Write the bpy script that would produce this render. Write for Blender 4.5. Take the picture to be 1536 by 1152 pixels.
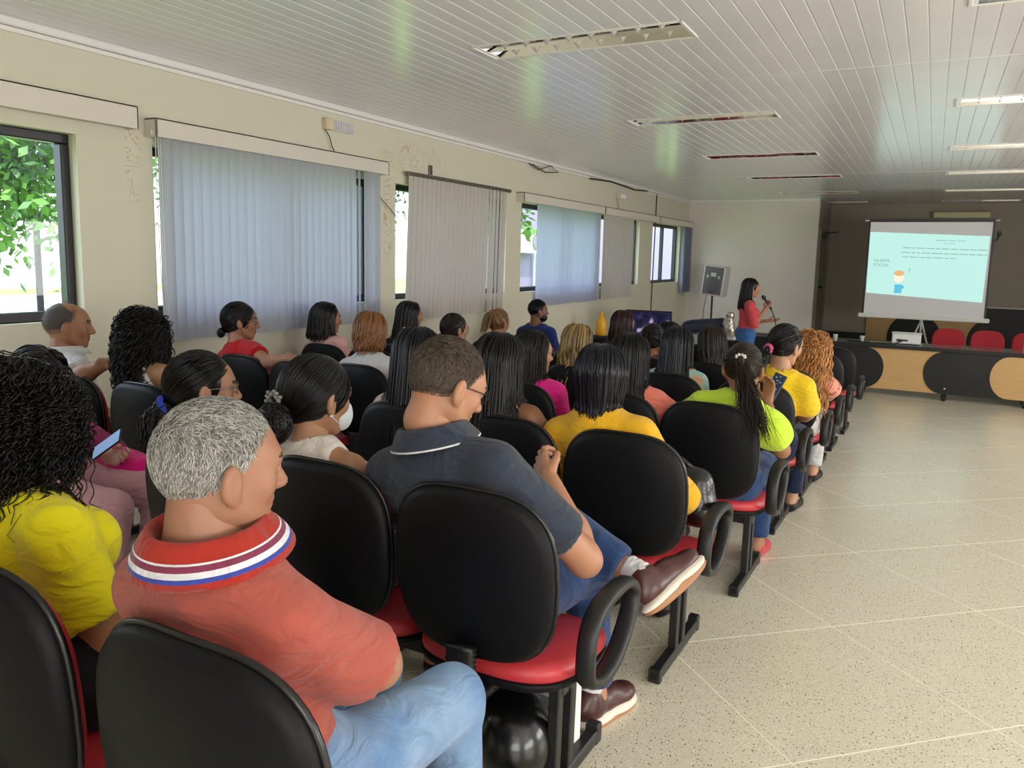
import bpy, math, random
import numpy as np
from mathutils import Vector, Matrix

random.seed(7)
RNG = np.random.default_rng(11)
for o in list(bpy.data.objects): bpy.data.objects.remove(o)
SC = bpy.context.scene
COL = SC.collection

# ------------------------------------------------------------------ camera, world, sun, exposure
YAW, PITCH, ROLL = 0.4904, 0.1332, -0.0225
FPX, CYPX, CAMZ = 1167.4, 540.5, 1.392
def cam_axes():
    cy, sy = math.cos(YAW), math.sin(YAW)
    f = np.array([-sy*math.cos(PITCH), cy*math.cos(PITCH), -math.sin(PITCH)])
    r = np.array([cy, sy, 0.]); d = np.cross(f, r)
    return math.cos(ROLL)*r+math.sin(ROLL)*d, -math.sin(ROLL)*r+math.cos(ROLL)*d, f
_r, _d, _f = cam_axes()
cam = bpy.data.cameras.new('camera'); camo = bpy.data.objects.new('camera', cam); COL.objects.link(camo)
camo.matrix_world = Matrix(((_r[0], -_d[0], -_f[0], 0), (_r[1], -_d[1], -_f[1], 0), (_r[2], -_d[2], -_f[2], CAMZ), (0, 0, 0, 1)))
cam.sensor_width = 36; cam.lens = FPX/1536*36; cam.shift_y = -(576-CYPX)/1536; cam.clip_start = .05; cam.clip_end = 200
SC.camera = camo
W = bpy.data.worlds.new('world'); SC.world = W; W.use_nodes = True
bg = W.node_tree.nodes['Background']; bg.inputs[0].default_value = (.80, .90, 1.0, 1); bg.inputs[1].default_value = 3.2
def light(name, kind, energy, loc, target, color=(1, 1, 1), size=1, size_y=None, angle=None):
    l = bpy.data.lights.new(name, kind); l.energy = energy; l.color = color
    if kind == 'AREA':
        l.shape = 'RECTANGLE'; l.size = size; l.size_y = size_y or size
    if angle is not None: l.angle = angle
    o = bpy.data.objects.new(name, l); COL.objects.link(o); o.location = loc
    o.rotation_euler = (Vector(target)-Vector(loc)).to_track_quat('-Z', 'Y').to_euler()
    return o
light('sun', 'SUN', 4.0, (10, -4, 20), (0, 2, 0), (1, .95, .86), angle=.02)
# area lamps standing in for daylight from the unseen right and rear sides
for i, y in enumerate((0.2, 4.6, 9.0)):
    light('daylight_standin_right', 'AREA', 105, (4.37, y, 1.35), (-1.5, y, 1.75), (1, .985, .955), 2.6, 1.6)
light('daylight_standin_back', 'AREA', 95, (1.6, -2.95, 1.5), (1.2, 4, 1.75), (1, .98, .95), 3.2, 1.8)
SC.view_settings.view_transform = 'Standard'; SC.view_settings.look = 'None'
SC.view_settings.gamma = 1; SC.view_settings.use_curve_mapping = False
SC.view_settings.exposure = 0.64

# ------------------------------------------------------------------ materials
def lin(c):
    return tuple(((v/255+.055)/1.055)**2.4 if v/255 > .04045 else v/255/12.92 for v in c)
def mat(name, rgb, rough=.5, spec=.5, metal=0, noise=None, bump=None, rgb2=None, trans=0, sheen=0, sss=0, coat=0):
    """noise=(scale, amount) colour mottling; bump=(scale, strength)"""
    m = bpy.data.materials.new(name); m.use_nodes = True; nt = m.node_tree; b = nt.nodes['Principled BSDF']
    c = lin(rgb)+(1,)
    b.inputs['Base Color'].default_value = c; b.inputs['Roughness'].default_value = rough
    b.inputs['Specular IOR Level'].default_value = spec; b.inputs['Metallic'].default_value = metal
    if sheen: b.inputs['Sheen Weight'].default_value = sheen
    if coat: b.inputs['Coat Weight'].default_value = coat; b.inputs['Coat Roughness'].default_value = .1
    if sss:
        b.inputs['Subsurface Weight'].default_value = sss; b.inputs['Subsurface Radius'].default_value = (.012, .005, .003)
    tc = nt.nodes.new('ShaderNodeTexCoord')
    if noise:
        n = nt.nodes.new('ShaderNodeTexNoise'); n.inputs['Scale'].default_value = noise[0]; n.inputs['Detail'].default_value = 5
        nt.links.new(tc.outputs['Object'], n.inputs['Vector'])
        mx = nt.nodes.new('ShaderNodeMix'); mx.data_type = 'RGBA'
        c2 = lin(rgb2) if rgb2 else tuple(v*(1-noise[1]) for v in c[:3])
        mx.inputs[6].default_value = c; mx.inputs[7].default_value = tuple(c2)+(1,)
        r = nt.nodes.new('ShaderNodeValToRGB'); r.color_ramp.elements[0].position = .35; r.color_ramp.elements[1].position = .68
        nt.links.new(n.outputs['Fac'], r.inputs['Fac']); nt.links.new(r.outputs['Color'], mx.inputs[0])
        nt.links.new(mx.outputs[2], b.inputs['Base Color'])
    if bump:
        n2 = nt.nodes.new('ShaderNodeTexNoise'); n2.inputs['Scale'].default_value = bump[0]; n2.inputs['Detail'].default_value = 4
        nt.links.new(tc.outputs['Object'], n2.inputs['Vector'])
        bp = nt.nodes.new('ShaderNodeBump'); bp.inputs['Strength'].default_value = bump[1]; bp.inputs['Distance'].default_value = .01
        nt.links.new(n2.outputs['Fac'], bp.inputs['Height']); nt.links.new(bp.outputs['Normal'], b.inputs['Normal'])
    return m
def emis(name, rgb, strength):
    m = bpy.data.materials.new(name); m.use_nodes = True; b = m.node_tree.nodes['Principled BSDF']
    b.inputs['Base Color'].default_value = (0, 0, 0, 1); b.inputs['Emission Color'].default_value = lin(rgb)+(1,)
    b.inputs['Emission Strength'].default_value = strength; b.inputs['Roughness'].default_value = .6
    return m

# ------------------------------------------------------------------ mesh helpers
def mesh_np(name, V, quads=None, tris=None, mats=(), smooth=True, matidx=None):
    me = bpy.data.meshes.new(name); V = np.asarray(V, np.float32)
    parts = []; tot = []
    if quads is not None and len(quads): q = np.asarray(quads, np.int32); parts.append(q.ravel()); tot.append(np.full(len(q), 4, np.int32))
    if tris is not None and len(tris): t = np.asarray(tris, np.int32); parts.append(t.ravel()); tot.append(np.full(len(t), 3, np.int32))
    L = np.concatenate(parts); T = np.concatenate(tot)
    me.vertices.add(len(V)); me.vertices.foreach_set('co', V.ravel())
    me.loops.add(len(L)); me.loops.foreach_set('vertex_index', L)
    me.polygons.add(len(T)); st = np.concatenate([[0], np.cumsum(T)[:-1]]).astype(np.int32)
    me.polygons.foreach_set('loop_start', st)
    me.polygons.foreach_set('use_smooth', np.full(len(T), smooth, bool))
    if matidx is not None: me.polygons.foreach_set('material_index', np.asarray(matidx, np.int32))
    for m in mats: me.materials.append(m)
    me.update(calc_edges=True); me.validate()
    return me
def link(name, me, parent=None, loc=(0, 0, 0), rot=(0, 0, 0), label=None, cat=None, group=None, kind=None):
    o = bpy.data.objects.new(name, me); COL.objects.link(o)
    o.location = loc; o.rotation_euler = rot
    if parent is not None: o.parent = parent
    if label: o['label'] = label
    if cat: o['category'] = cat
    if group: o['group'] = group
    if kind: o['kind'] = kind
    return o
class MB:
    """collects boxes, tubes and lofts into one mesh"""
    def __init__(s): s.v = []; s.f = []; s.mi = []; s.m = 0; s.sm = []
    def add(s, V, F, smooth=False, M=None):
        b = len(s.v)
        for p in V:
            p = Vector(p)
            s.v.append(tuple(M @ p) if M is not None else tuple(p))
        for f in F: s.f.append(tuple(i+b for i in f)); s.mi.append(s.m); s.sm.append(smooth)
        return s
    def box(s, x0, x1, y0, y1, z0, z1, c=.003, M=None):
        c = min(c, abs(x1-x0)*.45, abs(y1-y0)*.45, abs(z1-z0)*.45)
        V = []; idx = {}
        for ix, sx in enumerate((x0, x1)):
            for iy, sy in enumerate((y0, y1)):
                for iz, sz in enumerate((z0, z1)):
                    dx = c if ix == 0 else -c; dy = c if iy == 0 else -c; dz = c if iz == 0 else -c
                    for a, p in enumerate(((sx, sy+dy, sz+dz), (sx+dx, sy, sz+dz), (sx+dx, sy+dy, sz))):
                        idx[ix, iy, iz, a] = len(V); V.append(p)
        F = []
        for i in (0, 1):
            q = [(0, 0), (0, 1), (1, 1), (1, 0)]
            fx = [idx[i, j, k, 0] for j, k in q]; fy = [idx[j, i, k, 1] for j, k in q]; fz = [idx[j, k, i, 2] for j, k in q]
            F += [fx if i == 0 else fx[::-1], fy[::-1] if i == 0 else fy, fz if i == 0 else fz[::-1]]

        for i in (0, 1):
            for j in (0, 1):
                e = [idx[i, j, 0, 0], idx[i, j, 1, 0], idx[i, j, 1, 1], idx[i, j, 0, 1]]
                F.append(e)
                e = [idx[i, 0, j, 0], idx[i, 1, j, 0], idx[i, 1, j, 2], idx[i, 0, j, 2]]; F.append(e)
                e = [idx[0, i, j, 1], idx[1, i, j, 1], idx[1, i, j, 2], idx[0, i, j, 2]]; F.append(e)
        for i in (0, 1):
            for j in (0, 1):
                for k in (0, 1): F.append([idx[i, j, k, 0], idx[i, j, k, 1], idx[i, j, k, 2]])
        return s.add(V, F, False, M)
    def tube(s, pts, r, n=8, caps=True, smooth=True, M=None, sx=1.0):
        pts = [Vector(p) for p in pts]; R = r if isinstance(r, (list, tuple)) else [r]*len(pts)
        V = []; F = []; up = None
        for i, p in enumerate(pts):
            t = (pts[min(i+1, len(pts)-1)]-pts[max(i-1, 0)]).normalized()
            if up is None:
                up = Vector((0, 0, 1)) if abs(t.z) < .9 else Vector((0, 1, 0))
            a = t.cross(up).normalized(); b = a.cross(t).normalized(); up = b
            for k in range(n):
                w = 2*math.pi*k/n; V.append(p+(a*math.cos(w)*sx+b*math.sin(w))*R[i])
        for i in range(len(pts)-1):
            for k in range(n):
                F.append((i*n+k, i*n+(k+1) % n, (i+1)*n+(k+1) % n, (i+1)*n+k))
        if caps: F.append(tuple(range(n))[::-1]); F.append(tuple((len(pts)-1)*n+k for k in range(n)))
        return s.add(V, F, smooth, M)
    def lathe(s, prof, n=16, M=None, smooth=True, caps=True):
        V = []; F = []
        for r, z in prof:
            for k in range(n):
                w = 2*math.pi*k/n; V.append((r*math.cos(w), r*math.sin(w), z))
        for i in range(len(prof)-1):
            for k in range(n): F.append((i*n+k, i*n+(k+1) % n, (i+1)*n+(k+1) % n, (i+1)*n+k))
        if caps: F.append(tuple(range(n))[::-1]); F.append(tuple((len(prof)-1)*n+k for k in range(n)))
        return s.add(V, F, smooth, M)
    def prism(s, poly, y0, y1, M=None, smooth=False):
        """poly in xz, extruded along y"""
        n = len(poly); V = [(x, y0, z) for x, z in poly]+[(x, y1, z) for x, z in poly]
        F = [tuple(range(n)), tuple(range(2*n-1, n-1, -1))]+[(i, i+n, (i+1) % n+n, (i+1) % n) for i in range(n)]
        return s.add(V, F, smooth, M)
    def mesh(s, name, mats, normals=True):
        me = bpy.data.meshes.new(name); me.from_pydata(s.v, [], s.f)
        for m in (mats if isinstance(mats, (list, tuple)) else [mats]): me.materials.append(m)
        me.polygons.foreach_set('material_index', s.mi); me.polygons.foreach_set('use_smooth', s.sm)
        if normals:
            import bmesh
            bm = bmesh.new(); bm.from_mesh(me); bmesh.ops.recalc_face_normals(bm, faces=bm.faces); bm.to_mesh(me); bm.free()
        me.update(); return me
    def build(s, name, mats, parent=None, **k): return link(name, s.mesh(name, mats), parent, **k)
def empty(name, loc=(0, 0, 0), rot=(0, 0, 0), **k):
    o = link(name, None, None, loc, rot, **k); o.empty_display_size = .1; return o
SLOPE = .0414; SLOPE_A = math.atan(SLOPE); Y_FLAT = 12.4
def fz(y): return -SLOPE*min(y, Y_FLAT)
# ------------------------------------------------------------------ room materials
M_plank = mat('white_pvc_plank', (233, 233, 236), .2, .5, noise=(3, .04))
M_wall = mat('cream_wall_paint', (208, 203, 184), .7, .3, bump=(60, .05))
M_farwall = mat('off_white_wall_paint', (222, 214, 207), .75, .3, bump=(50, .05))
M_greywall = mat('taupe_wall_paint', (168, 158, 146), .8, .3, bump=(50, .05))
M_white = mat('white_lacquer', (228, 226, 222), .35, .5)
M_beigepelmet = mat('beige_pelmet_plastic', (212, 204, 192), .45, .4)
M_blackframe = mat('black_aluminium', (24, 24, 28), .35, .5)
M_alu = mat('mirror_aluminium', (235, 235, 235), .06, .5, metal=1)
M_alub = mat('satin_aluminium', (244, 244, 238), .35, .5, metal=.45)
M_grout = mat('pale_joint_strip', (252, 248, 232), .5)
M_dark = mat('dark_plastic', (22, 22, 24), .4)
M_steel = mat('black_painted_steel', (34, 34, 35), .38, .5, noise=(9, .3))
M_cable = mat('black_cable', (30, 28, 26), .6)

def wall_stains(m):
    nt = m.node_tree; b = nt.nodes['Principled BSDF']; N = nt.nodes.new; Lk = nt.links.new
    tc = N('ShaderNodeTexCoord'); n = N('ShaderNodeTexNoise'); n.inputs['Scale'].default_value = 4.5; n.inputs['Detail'].default_value = 3; n.inputs['Distortion'].default_value = 1.2
    Lk(tc.outputs['Object'], n.inputs['Vector'])
    r = N('ShaderNodeValToRGB'); e = r.color_ramp.elements
    e[0].position = .46; e[0].color = (0, 0, 0, 1); e[1].position = .475; e[1].color = (1, 1, 1, 1)
    for p, v in ((.49, 0), (.56, 0), (.572, .8), (.585, 0)):
        q = e.new(p); q.color = (v, v, v, 1)
    Lk(n.outputs['Fac'], r.inputs['Fac'])
    tot = None
    for cy, cz, ry, rz in ((6.25, 2.27, .62, .2), (3.22, 1.92, .07, .32), (5.78, 1.75, .1, .6)):
        mp = N('ShaderNodeMapping'); mp.inputs['Location'].default_value = (0, -cy/ry, -cz/rz); mp.inputs['Scale'].default_value = (0, 1/ry, 1/rz)
        Lk(tc.outputs['Object'], mp.inputs['Vector'])
        ln = N('ShaderNodeVectorMath'); ln.operation = 'LENGTH'; Lk(mp.outputs[0], ln.inputs[0])
        mr = N('ShaderNodeMapRange'); mr.inputs[1].default_value = 1; mr.inputs[2].default_value = .6; mr.inputs[3].default_value = 0; mr.inputs[4].default_value = 1
        Lk(ln.outputs['Value'], mr.inputs[0])
        if tot is None: tot = mr.outputs[0]
        else:
            a = N('ShaderNodeMath'); a.operation = 'MAXIMUM'; Lk(tot, a.inputs[0]); Lk(mr.outputs[0], a.inputs[1]); tot = a.outputs[0]
    mu = N('ShaderNodeMath'); mu.operation = 'MULTIPLY'; Lk(tot, mu.inputs[0]); Lk(r.outputs['Color'], mu.inputs[1])
    mx = N('ShaderNodeMix'); mx.data_type = 'RGBA'; mx.inputs[6].default_value = b.inputs['Base Color'].default_value; mx.inputs[7].default_value = lin((172, 152, 105))+(1,)
    Lk(mu.outputs[0], mx.inputs[0]); Lk(mx.outputs[2], b.inputs['Base Color'])
wall_stains(M_wall)

def terrazzo():
    m = bpy.data.materials.new('speckled_terrazzo'); m.use_nodes = True; nt = m.node_tree; b = nt.nodes['Principled BSDF']; N = nt.nodes.new; Lk = nt.links.new
    tc = N('ShaderNodeTexCoord'); prev = None
    col = lin((212, 203, 172))+(1,)
    nz = N('ShaderNodeTexNoise'); nz.inputs['Scale'].default_value = 1.1; nz.inputs['Detail'].default_value = 5; Lk(tc.outputs['Object'], nz.inputs['Vector'])
    mx = N('ShaderNodeMix'); mx.data_type = 'RGBA'; mx.inputs[6].default_value = lin((214, 206, 182))+(1,); mx.inputs[7].default_value = lin((229, 222, 203))+(1,)
    Lk(nz.outputs['Fac'], mx.inputs[0]); prev = mx.outputs[2]
    for sc, th, c in ((120, .26, (186, 176, 150)), (82, .20, (104, 94, 78)), (95, .24, (250, 246, 232)), (60, .16, (62, 56, 50))):
        v = N('ShaderNodeTexVoronoi'); v.inputs['Scale'].default_value = sc; v.inputs['Randomness'].default_value = 1
        mp = N('ShaderNodeMapping'); mp.inputs['Location'].default_value = (sc*.37, sc*.11, 0); Lk(tc.outputs['Object'], mp.inputs['Vector']); Lk(mp.outputs[0], v.inputs['Vector'])
        lt = N('ShaderNodeMath'); lt.operation = 'LESS_THAN'; lt.inputs[1].default_value = th; Lk(v.outputs['Distance'], lt.inputs[0])
        # only some cells carry a chip
        sep = N('ShaderNodeSeparateColor'); Lk(v.outputs['Color'], sep.inputs[0])
        g = N('ShaderNodeMath'); g.operation = 'GREATER_THAN'; g.inputs[1].default_value = .45; Lk(sep.outputs[0], g.inputs[0])
        mu = N('ShaderNodeMath'); mu.operation = 'MULTIPLY'; Lk(lt.outputs[0], mu.inputs[0]); Lk(g.outputs[0], mu.inputs[1])
        k = N('ShaderNodeMix'); k.data_type = 'RGBA'; k.inputs[7].default_value = lin(c)+(1,); Lk(mu.outputs[0], k.inputs[0]); Lk(prev, k.inputs[6]); prev = k.outputs[2]
    Lk(prev, b.inputs['Base Color']); b.inputs['Roughness'].default_value = .27; b.inputs['Specular IOR Level'].default_value = .5
    return m
M_floor = terrazzo()

# ------------------------------------------------------------------ room shell
XW, XR, YB, YF, YREC, XREC, ZC = -4.4, 4.4, -3.0, 15.65, 17.5, -1.95, 2.58
# floor base (pale joint strips show in the gaps) and terrazzo tiles
mb = MB()
mb.add([(XW-.2, YB, fz(YB)-.0006), (XR+.2, YB, fz(YB)-.0006), (XR+.2, Y_FLAT, fz(Y_FLAT)-.0006), (XW-.2, Y_FLAT, fz(Y_FLAT)-.0006), (XR+.2, YREC+.2, fz(YREC)-.0006), (XW-.2, YREC+.2, fz(YREC)-.0006)],
       [(0, 1, 2, 3), (3, 2, 4, 5)])
mb.add([(XW-.2, YB, -1.2), (XR+.2, YB, -1.2), (XR+.2, YREC+.2, -1.2), (XW-.2, YREC+.2, -1.2)], [(3, 2, 1, 0)])
floor = mb.build('floor', M_grout, kind='structure', label='speckled beige terrazzo floor with pale joint strips')
def clip(poly, a, b, c):
    out = []
    for i in range(len(poly)):
        p, q = poly[i], poly[(i+1) % len(poly)]; dp = a*p[0]+b*p[1]-c; dq = a*q[0]+b*q[1]-c
        if dp <= 0: out.append(p)
        if dp*dq < 0: t = dp/(dp-dq); out.append((p[0]+t*(q[0]-p[0]), p[1]+t*(q[1]-p[1])))
    return out
T = .79; PH = .7879; TX, TY = -.8073, 1.7472; gp = .0036
cP, sP = math.cos(PH), math.sin(PH)
for a in range(-22, 24):
    for b in range(-22, 24):
        pl = [(TX+T*(u*cP-v*sP), TY+T*(u*sP+v*cP)) for u, v in ((a+gp, b+gp), (a+1-gp, b+gp), (a+1-gp, b+1-gp), (a+gp, b+1-gp))]
        for A in ((-1, 0, -XW), (1, 0, XR), (0, -1, .9), (0, 1, YREC)):
            pl = clip(pl, *A)
            if len(pl) < 3: break
        if len(pl) < 3: continue
        pieces = []
        p1 = clip(pl, 0, 1, Y_FLAT); p2 = clip(pl, 0, -1, -Y_FLAT)
        mb = MB()
        for p in (p1, p2):
            if len(p) > 2:
                n = len(p)
                mb.add([(x, y, fz(y)) for x, y in p]+[(x, y, fz(y)-.006) for x, y in p], [tuple(range(n))]+[(i, i+n, (i+1) % n+n, (i+1) % n) for i in range(n)])
        mb.build('tile', M_floor, floor)

# left wall with its window openings
WINS = [(.7, 2.86), (3.36, 5.56), (5.9, 8.02), (8.4, 10.7), (10.95, 12.70), (13.38, 15.08)]
ZS, ZT = .96, 2.03
TH = .15
mb = MB()
mb.box(XW-TH, XW, YB, YREC, -.8, ZS, 0.001); mb.box(XW-TH, XW, YB, YREC, ZT, 2.75, .001)
ys = [YB]+[v for w in WINS for v in w]+[YREC]
for i in range(0, len(ys), 2): mb.box(XW-TH, XW, ys[i], ys[i+1], ZS, ZT, .001)
mb.build('wall_left', M_wall, kind='structure', label='long cream wall with a row of blind-covered windows')
mb = MB(); mb.box(XW, XREC, YF, YF+.15, -.7, 2.75, .001)
mb.build('wall_front', M_farwall, kind='structure', label='off-white front wall behind the loudspeaker')
mb = MB(); mb.box(XREC-.15, XREC, YF+.15, YREC, -.7, 2.75, .001); mb.build('wall_recess', M_greywall, kind='structure')
mb = MB(); mb.box(XREC-.15, XR+.2, YREC, YREC+.15, -.7, 2.75, .001)
mb.build('wall_back', M_greywall, kind='structure', label='taupe wall of the recess behind the projection screen')
mb = MB(); mb.box(XR, XR+.15, YB, YREC, -.8, 2.75, .001); mb.build('wall_right', M_wall, kind='structure')
mb = MB(); mb.box(XW-.15, XR+.15, YB-.15, YB, -.2, 2.75, .001); mb.build('wall_rear', M_wall, kind='structure')
mb = MB(); mb.box(XW-.3, XR+.3, YB-.3, YREC+.3, 2.70, 2.85, .01); mb.build('sun_block_slab', M_farwall, kind='structure', label='unseen slab added above the ceiling planks to block the sun')  # unseen slab added so sun cannot leak through the plank gaps

# ceiling of narrow pvc planks, with openings for the light fittings
FX = [(-2.44, -1.23), (.06, 1.27)]
FY = [(1.45, 1.73), (4.01, 4.29), (6.60, 6.88), (9.12, 9.40), (11.58, 11.86), (14.25, 14.53), (16.55, 16.83)]
ceiling = empty('ceiling', kind='structure', label='ceiling of narrow glossy white planks')
SEAM = [YB, 5.37, 11.46, YREC]
PX0 = -.8572/.0842*.1; PW = .1
SEGC = {}
k0 = int(math.floor((XW-PX0)/PW)); k1 = int(math.ceil((XR-PX0)/PW))
for k in range(k0, k1):
    xa, xb = PX0+k*PW, PX0+(k+1)*PW
    holes = []
    for f in FX:
        if f[0] < (xa+xb)/2 < f[1]: holes = FY
    for s in range(3):
        y0, y1 = SEAM[s]+.004, SEAM[s+1]-.004
        spans = [(y0, y1)]
        for h in holes:
            ns = []
            for p, q in spans:
                if h[0] >= q or h[1] <= p: ns.append((p, q)); continue
                if h[0] > p: ns.append((p, h[0]))
                if h[1] < q: ns.append((h[1], q))
            spans = ns
        mb = MB(); g = .005
        for p, q in spans:
            xs = [(xa+.0001, ZC+.0032), (xa+g*.4, ZC+.0028), (xa+g, ZC), (xb-g, ZC), (xb-g*.55, ZC+.0032), (xb-.0001, ZC+.0032)]
            V = [(x, p, z) for x, z in xs]+[(x, q, z) for x, z in xs]; n = len(xs)
            mb.add(V, [(i, i+1, i+1+n, i+n) for i in range(n-1)]+[tuple(range(n))[::-1], tuple(range(n, 2*n))])
        mb.build('plank', M_plank, ceiling)
mb = MB()
for y in SEAM[1:3]: mb.box(XW, XR, y-.014, y+.014, ZC-.0015, ZC+.004, .001)
mb.build('seam_strip', M_plank, ceiling)
mb = MB()
mb.box(XW, XW+.035, YB, YF, ZC-.045, ZC, .008); mb.box(XW, XW+.018, YB, YF, ZC-.075, ZC-.047, .004)
mb.build('trim_2', M_white, kind='structure', label='white cornice along the top of the window wall')
mb = MB(); mb.box(XW+.035, XREC, YF-.03, YF, ZC-.05, ZC, .006); mb.build('trim_3', M_white, kind='structure', label='white cornice along the front wall')

# recessed light fittings
M_tube = mat('unlit_fluorescent_tube', (238, 238, 234), .25)
fix_proto = None
names_row = ['cut by the top edge of the photo', 'nearest of the six fully shown', 'second', 'third', 'fourth', 'fifth', 'last']
protos = None
def make_fitting():
    fr = MB(); w, d = 1.21, .28
    fr.box(-.02, w+.02, -.018, 0, -.006, .012, .003); fr.box(-.02, w+.02, d, d+.018, -.006, .012, .003)
    fr.box(-.02, 0, -.018, d+.018, -.006, .012, .003); fr.box(w, w+.02, -.018, d+.018, -.006, .012, .003)
    rf = MB()
    prof = [(0, 0), (.02, .07), (.07, .095), (.12, .075), (.14, .045), (.16, .075), (.21, .095), (.26, .07), (.28, 0)]
    V = [(0, y, z) for y, z in prof]+[(w, y, z) for y, z in prof]; n = len(prof)
    rf.add(V, [(i, i+1, i+1+n, i+n) for i in range(n-1)]+[tuple(range(n)), tuple(range(2*n-1, n-1, -1))])
    bl = []
    for i in range(1, 9):
        x = w*i/9; m = MB()
        for y0, y1 in ((.004, .136), (.144, .276)):
            V = []; n = 5; w_ = ((-.040, .062), (-.012, .030), (0, .003), (.012, .030), (.040, .062))
            for k in range(n):
                t = k/(n-1); y = y0+(y1-y0)*t; lift = .016*(1-(2*t-1)**2)
                for dx, z in w_: V.append((x+dx, y, z+lift*(1-z/.062)))
            m.add(V, [(k*5+q, k*5+q+1, k*5+q+6, k*5+q+5) for k in range(n-1) for q in range(4)], True)
        bl.append(m.mesh('louvre_blade', M_alub))
    sp = MB(); sp.add([(0, .128, .05), (w, .128, .05), (0, .14, 0), (w, .14, 0), (0, .152, .05), (w, .152, .05)], [(0, 1, 3, 2), (2, 3, 5, 4)])
    tb = MB()
    for y in (.07, .21): tb.tube([(.02, y, .06), (w-.02, y, .06)], .013, 10)
    return fr.mesh('frame', M_white), rf.mesh('reflector', M_alu), bl, sp.mesh('spine', M_alu), tb.mesh('tubes', M_tube)
PF = make_fitting()
words = ['first', 'second', 'third', 'fourth', 'fifth', 'sixth', 'seventh']
for c, f in enumerate(FX):
    for r, h in enumerate(FY):
        if r == 0 and c == 0: continue
        side = 'above the audience' if c == 0 else 'above the open aisle'
        if r == 0: lab = 'recessed louvred ceiling light cut off by the top right corner of the photo'
        else: lab = 'recessed mirror louvre ceiling light %s, %s counted from the camera' % (side, words[r-1])
        o = empty('ceiling_light', (f[0], h[0], ZC), label=lab, cat='ceiling light', group='recessed louvre ceiling lights')
        link('frame', PF[0], o); link('reflector', PF[1], o); link('spine', PF[3], o); link('fluorescent_tubes', PF[4], o)
        for b in PF[2]: link('louvre_blade', b, o)

# windows: black frames, glass, sliding meeting stiles
def glass():
    m = bpy.data.materials.new('window_glass'); m.use_nodes = True; nt = m.node_tree
    nt.nodes.remove(nt.nodes['Principled BSDF'])
    a = nt.nodes.new('ShaderNodeBsdfTransparent'); a.inputs[0].default_value = (.94, .97, 1, 1)
    g = nt.nodes.new('ShaderNodeBsdfGlossy'); g.inputs['Roughness'].default_value = .02
    mx = nt.nodes.new('ShaderNodeMixShader'); mx.inputs[0].default_value = .02; nt.links.new(a.outputs[0], mx.inputs[1]); nt.links.new(g.outputs[0], mx.inputs[2])
    nt.links.new(mx.outputs[0], nt.nodes['Material Output'].inputs[0]); return m
M_glass = glass()
M_reveal = mat('white_reveal_paint', (225, 225, 228), .6)
for i, (y0, y1) in enumerate(WINS):
    w = empty('window_%d' % (i+1), (XW-.10, y0, ZS), kind='structure', label='black aluminium sliding window, %s along the left wall' % words[i])
    L, H = y1-y0, ZT-ZS; t = .055
    mb = MB(); mb.box(-.035, .035, 0, L, 0, t, .006); mb.box(-.035, .035, 0, L, H-t, H, .006)
    mb.box(-.035, .035, 0, t, t, H-t, .006); mb.box(-.035, .035, L-t, L, t, H-t, .006)
    mb.build('window_frame', M_blackframe, w)
    mb = MB(); mb.box(-.03, .03, L/2-.03, L/2+.03, t, H-t, .005); mb.build('meeting_stile', M_blackframe, w)
    for a, b in ((t, L/2-.03), (L/2+.03, L-t)):
        mb = MB(); mb.box(-.003, .003, a, b, t, H-t, .001); mb.build('pane', M_glass, w)

# frames added round the daylight lamps on the solid right and rear walls
for i, y in enumerate((.2, 4.6, 9.0)):
    w = empty('window_%d' % (i+7), (XR-.04, y, 1.35), kind='structure', label='black frame added round a lamp on the solid right wall, %s from the rear' % words[i])
    mb = MB()
    for s in (-1, 1): mb.box(-.05, .04, s*1.34-.04, s*1.34+.04, -.9, .9, .005); mb.box(-.05, .04, -1.3, 1.3, s*.86-.04, s*.86+.04, .005)
    mb.box(-.05, -.02, -.02, .02, -.82, .82, .004); mb.build('window_frame', M_blackframe, w)
w = empty('rear_lamp_frame', (1.6, YB+.04, 1.5), kind='structure', label='black door-like frame added round the lamp on the rear wall')
mb = MB()
for s in (-1, 1): mb.box(s*1.65-.05, s*1.65+.05, -.04, .05, -1.5, 1.0, .005)
mb.box(-1.65, 1.65, -.04, .05, .92, 1.02, .005); mb.box(-1.6, 1.6, -.04, .05, -1.5, -.92, .005); mb.box(-.03, .03, .02, .05, -.92, .92, .004); mb.build('door_frame', M_blackframe, w)

# vertical blinds
def slat_mat(name, rgb, tr):
    m = bpy.data.materials.new(name); m.use_nodes = True; nt = m.node_tree; b = nt.nodes['Principled BSDF']; N = nt.nodes.new
    b.inputs['Base Color'].default_value = lin(rgb)+(1,); b.inputs['Roughness'].default_value = .7
    t = N('ShaderNodeBsdfTranslucent'); t.inputs[0].default_value = lin((186, 196, 232))+(1,)
    mx = N('ShaderNodeMixShader'); mx.inputs[0].default_value = tr
    nt.links.new(b.outputs[0], mx.inputs[1]); nt.links.new(t.outputs[0], mx.inputs[2]); nt.links.new(mx.outputs[0], nt.nodes['Material Output'].inputs[0])
    return m
M_slat = slat_mat('grey_blind_fabric', (166, 168, 174), .20)
M_slat2 = slat_mat('ecru_blind_fabric', (184, 177, 169), .05)
M_slat3 = slat_mat('thin_grey_blind_fabric', (168, 172, 186), .38)
M_pel = M_beigepelmet
M_bracket = mat('bracket_metal', (120, 112, 100), .4, metal=.8)
def slat_mesh(h, w=.089):
    V = []; F = []
    for j in range(2):
        for i in range(6):
            u = i/5-.5; V.append((.012*math.cos(u*math.pi)-.006, u*w, -h*j))
    for i in range(5): F.append((i, i+1, i+7, i+6))
    mb = MB(); mb.add(V, F, True); return mb
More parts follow.
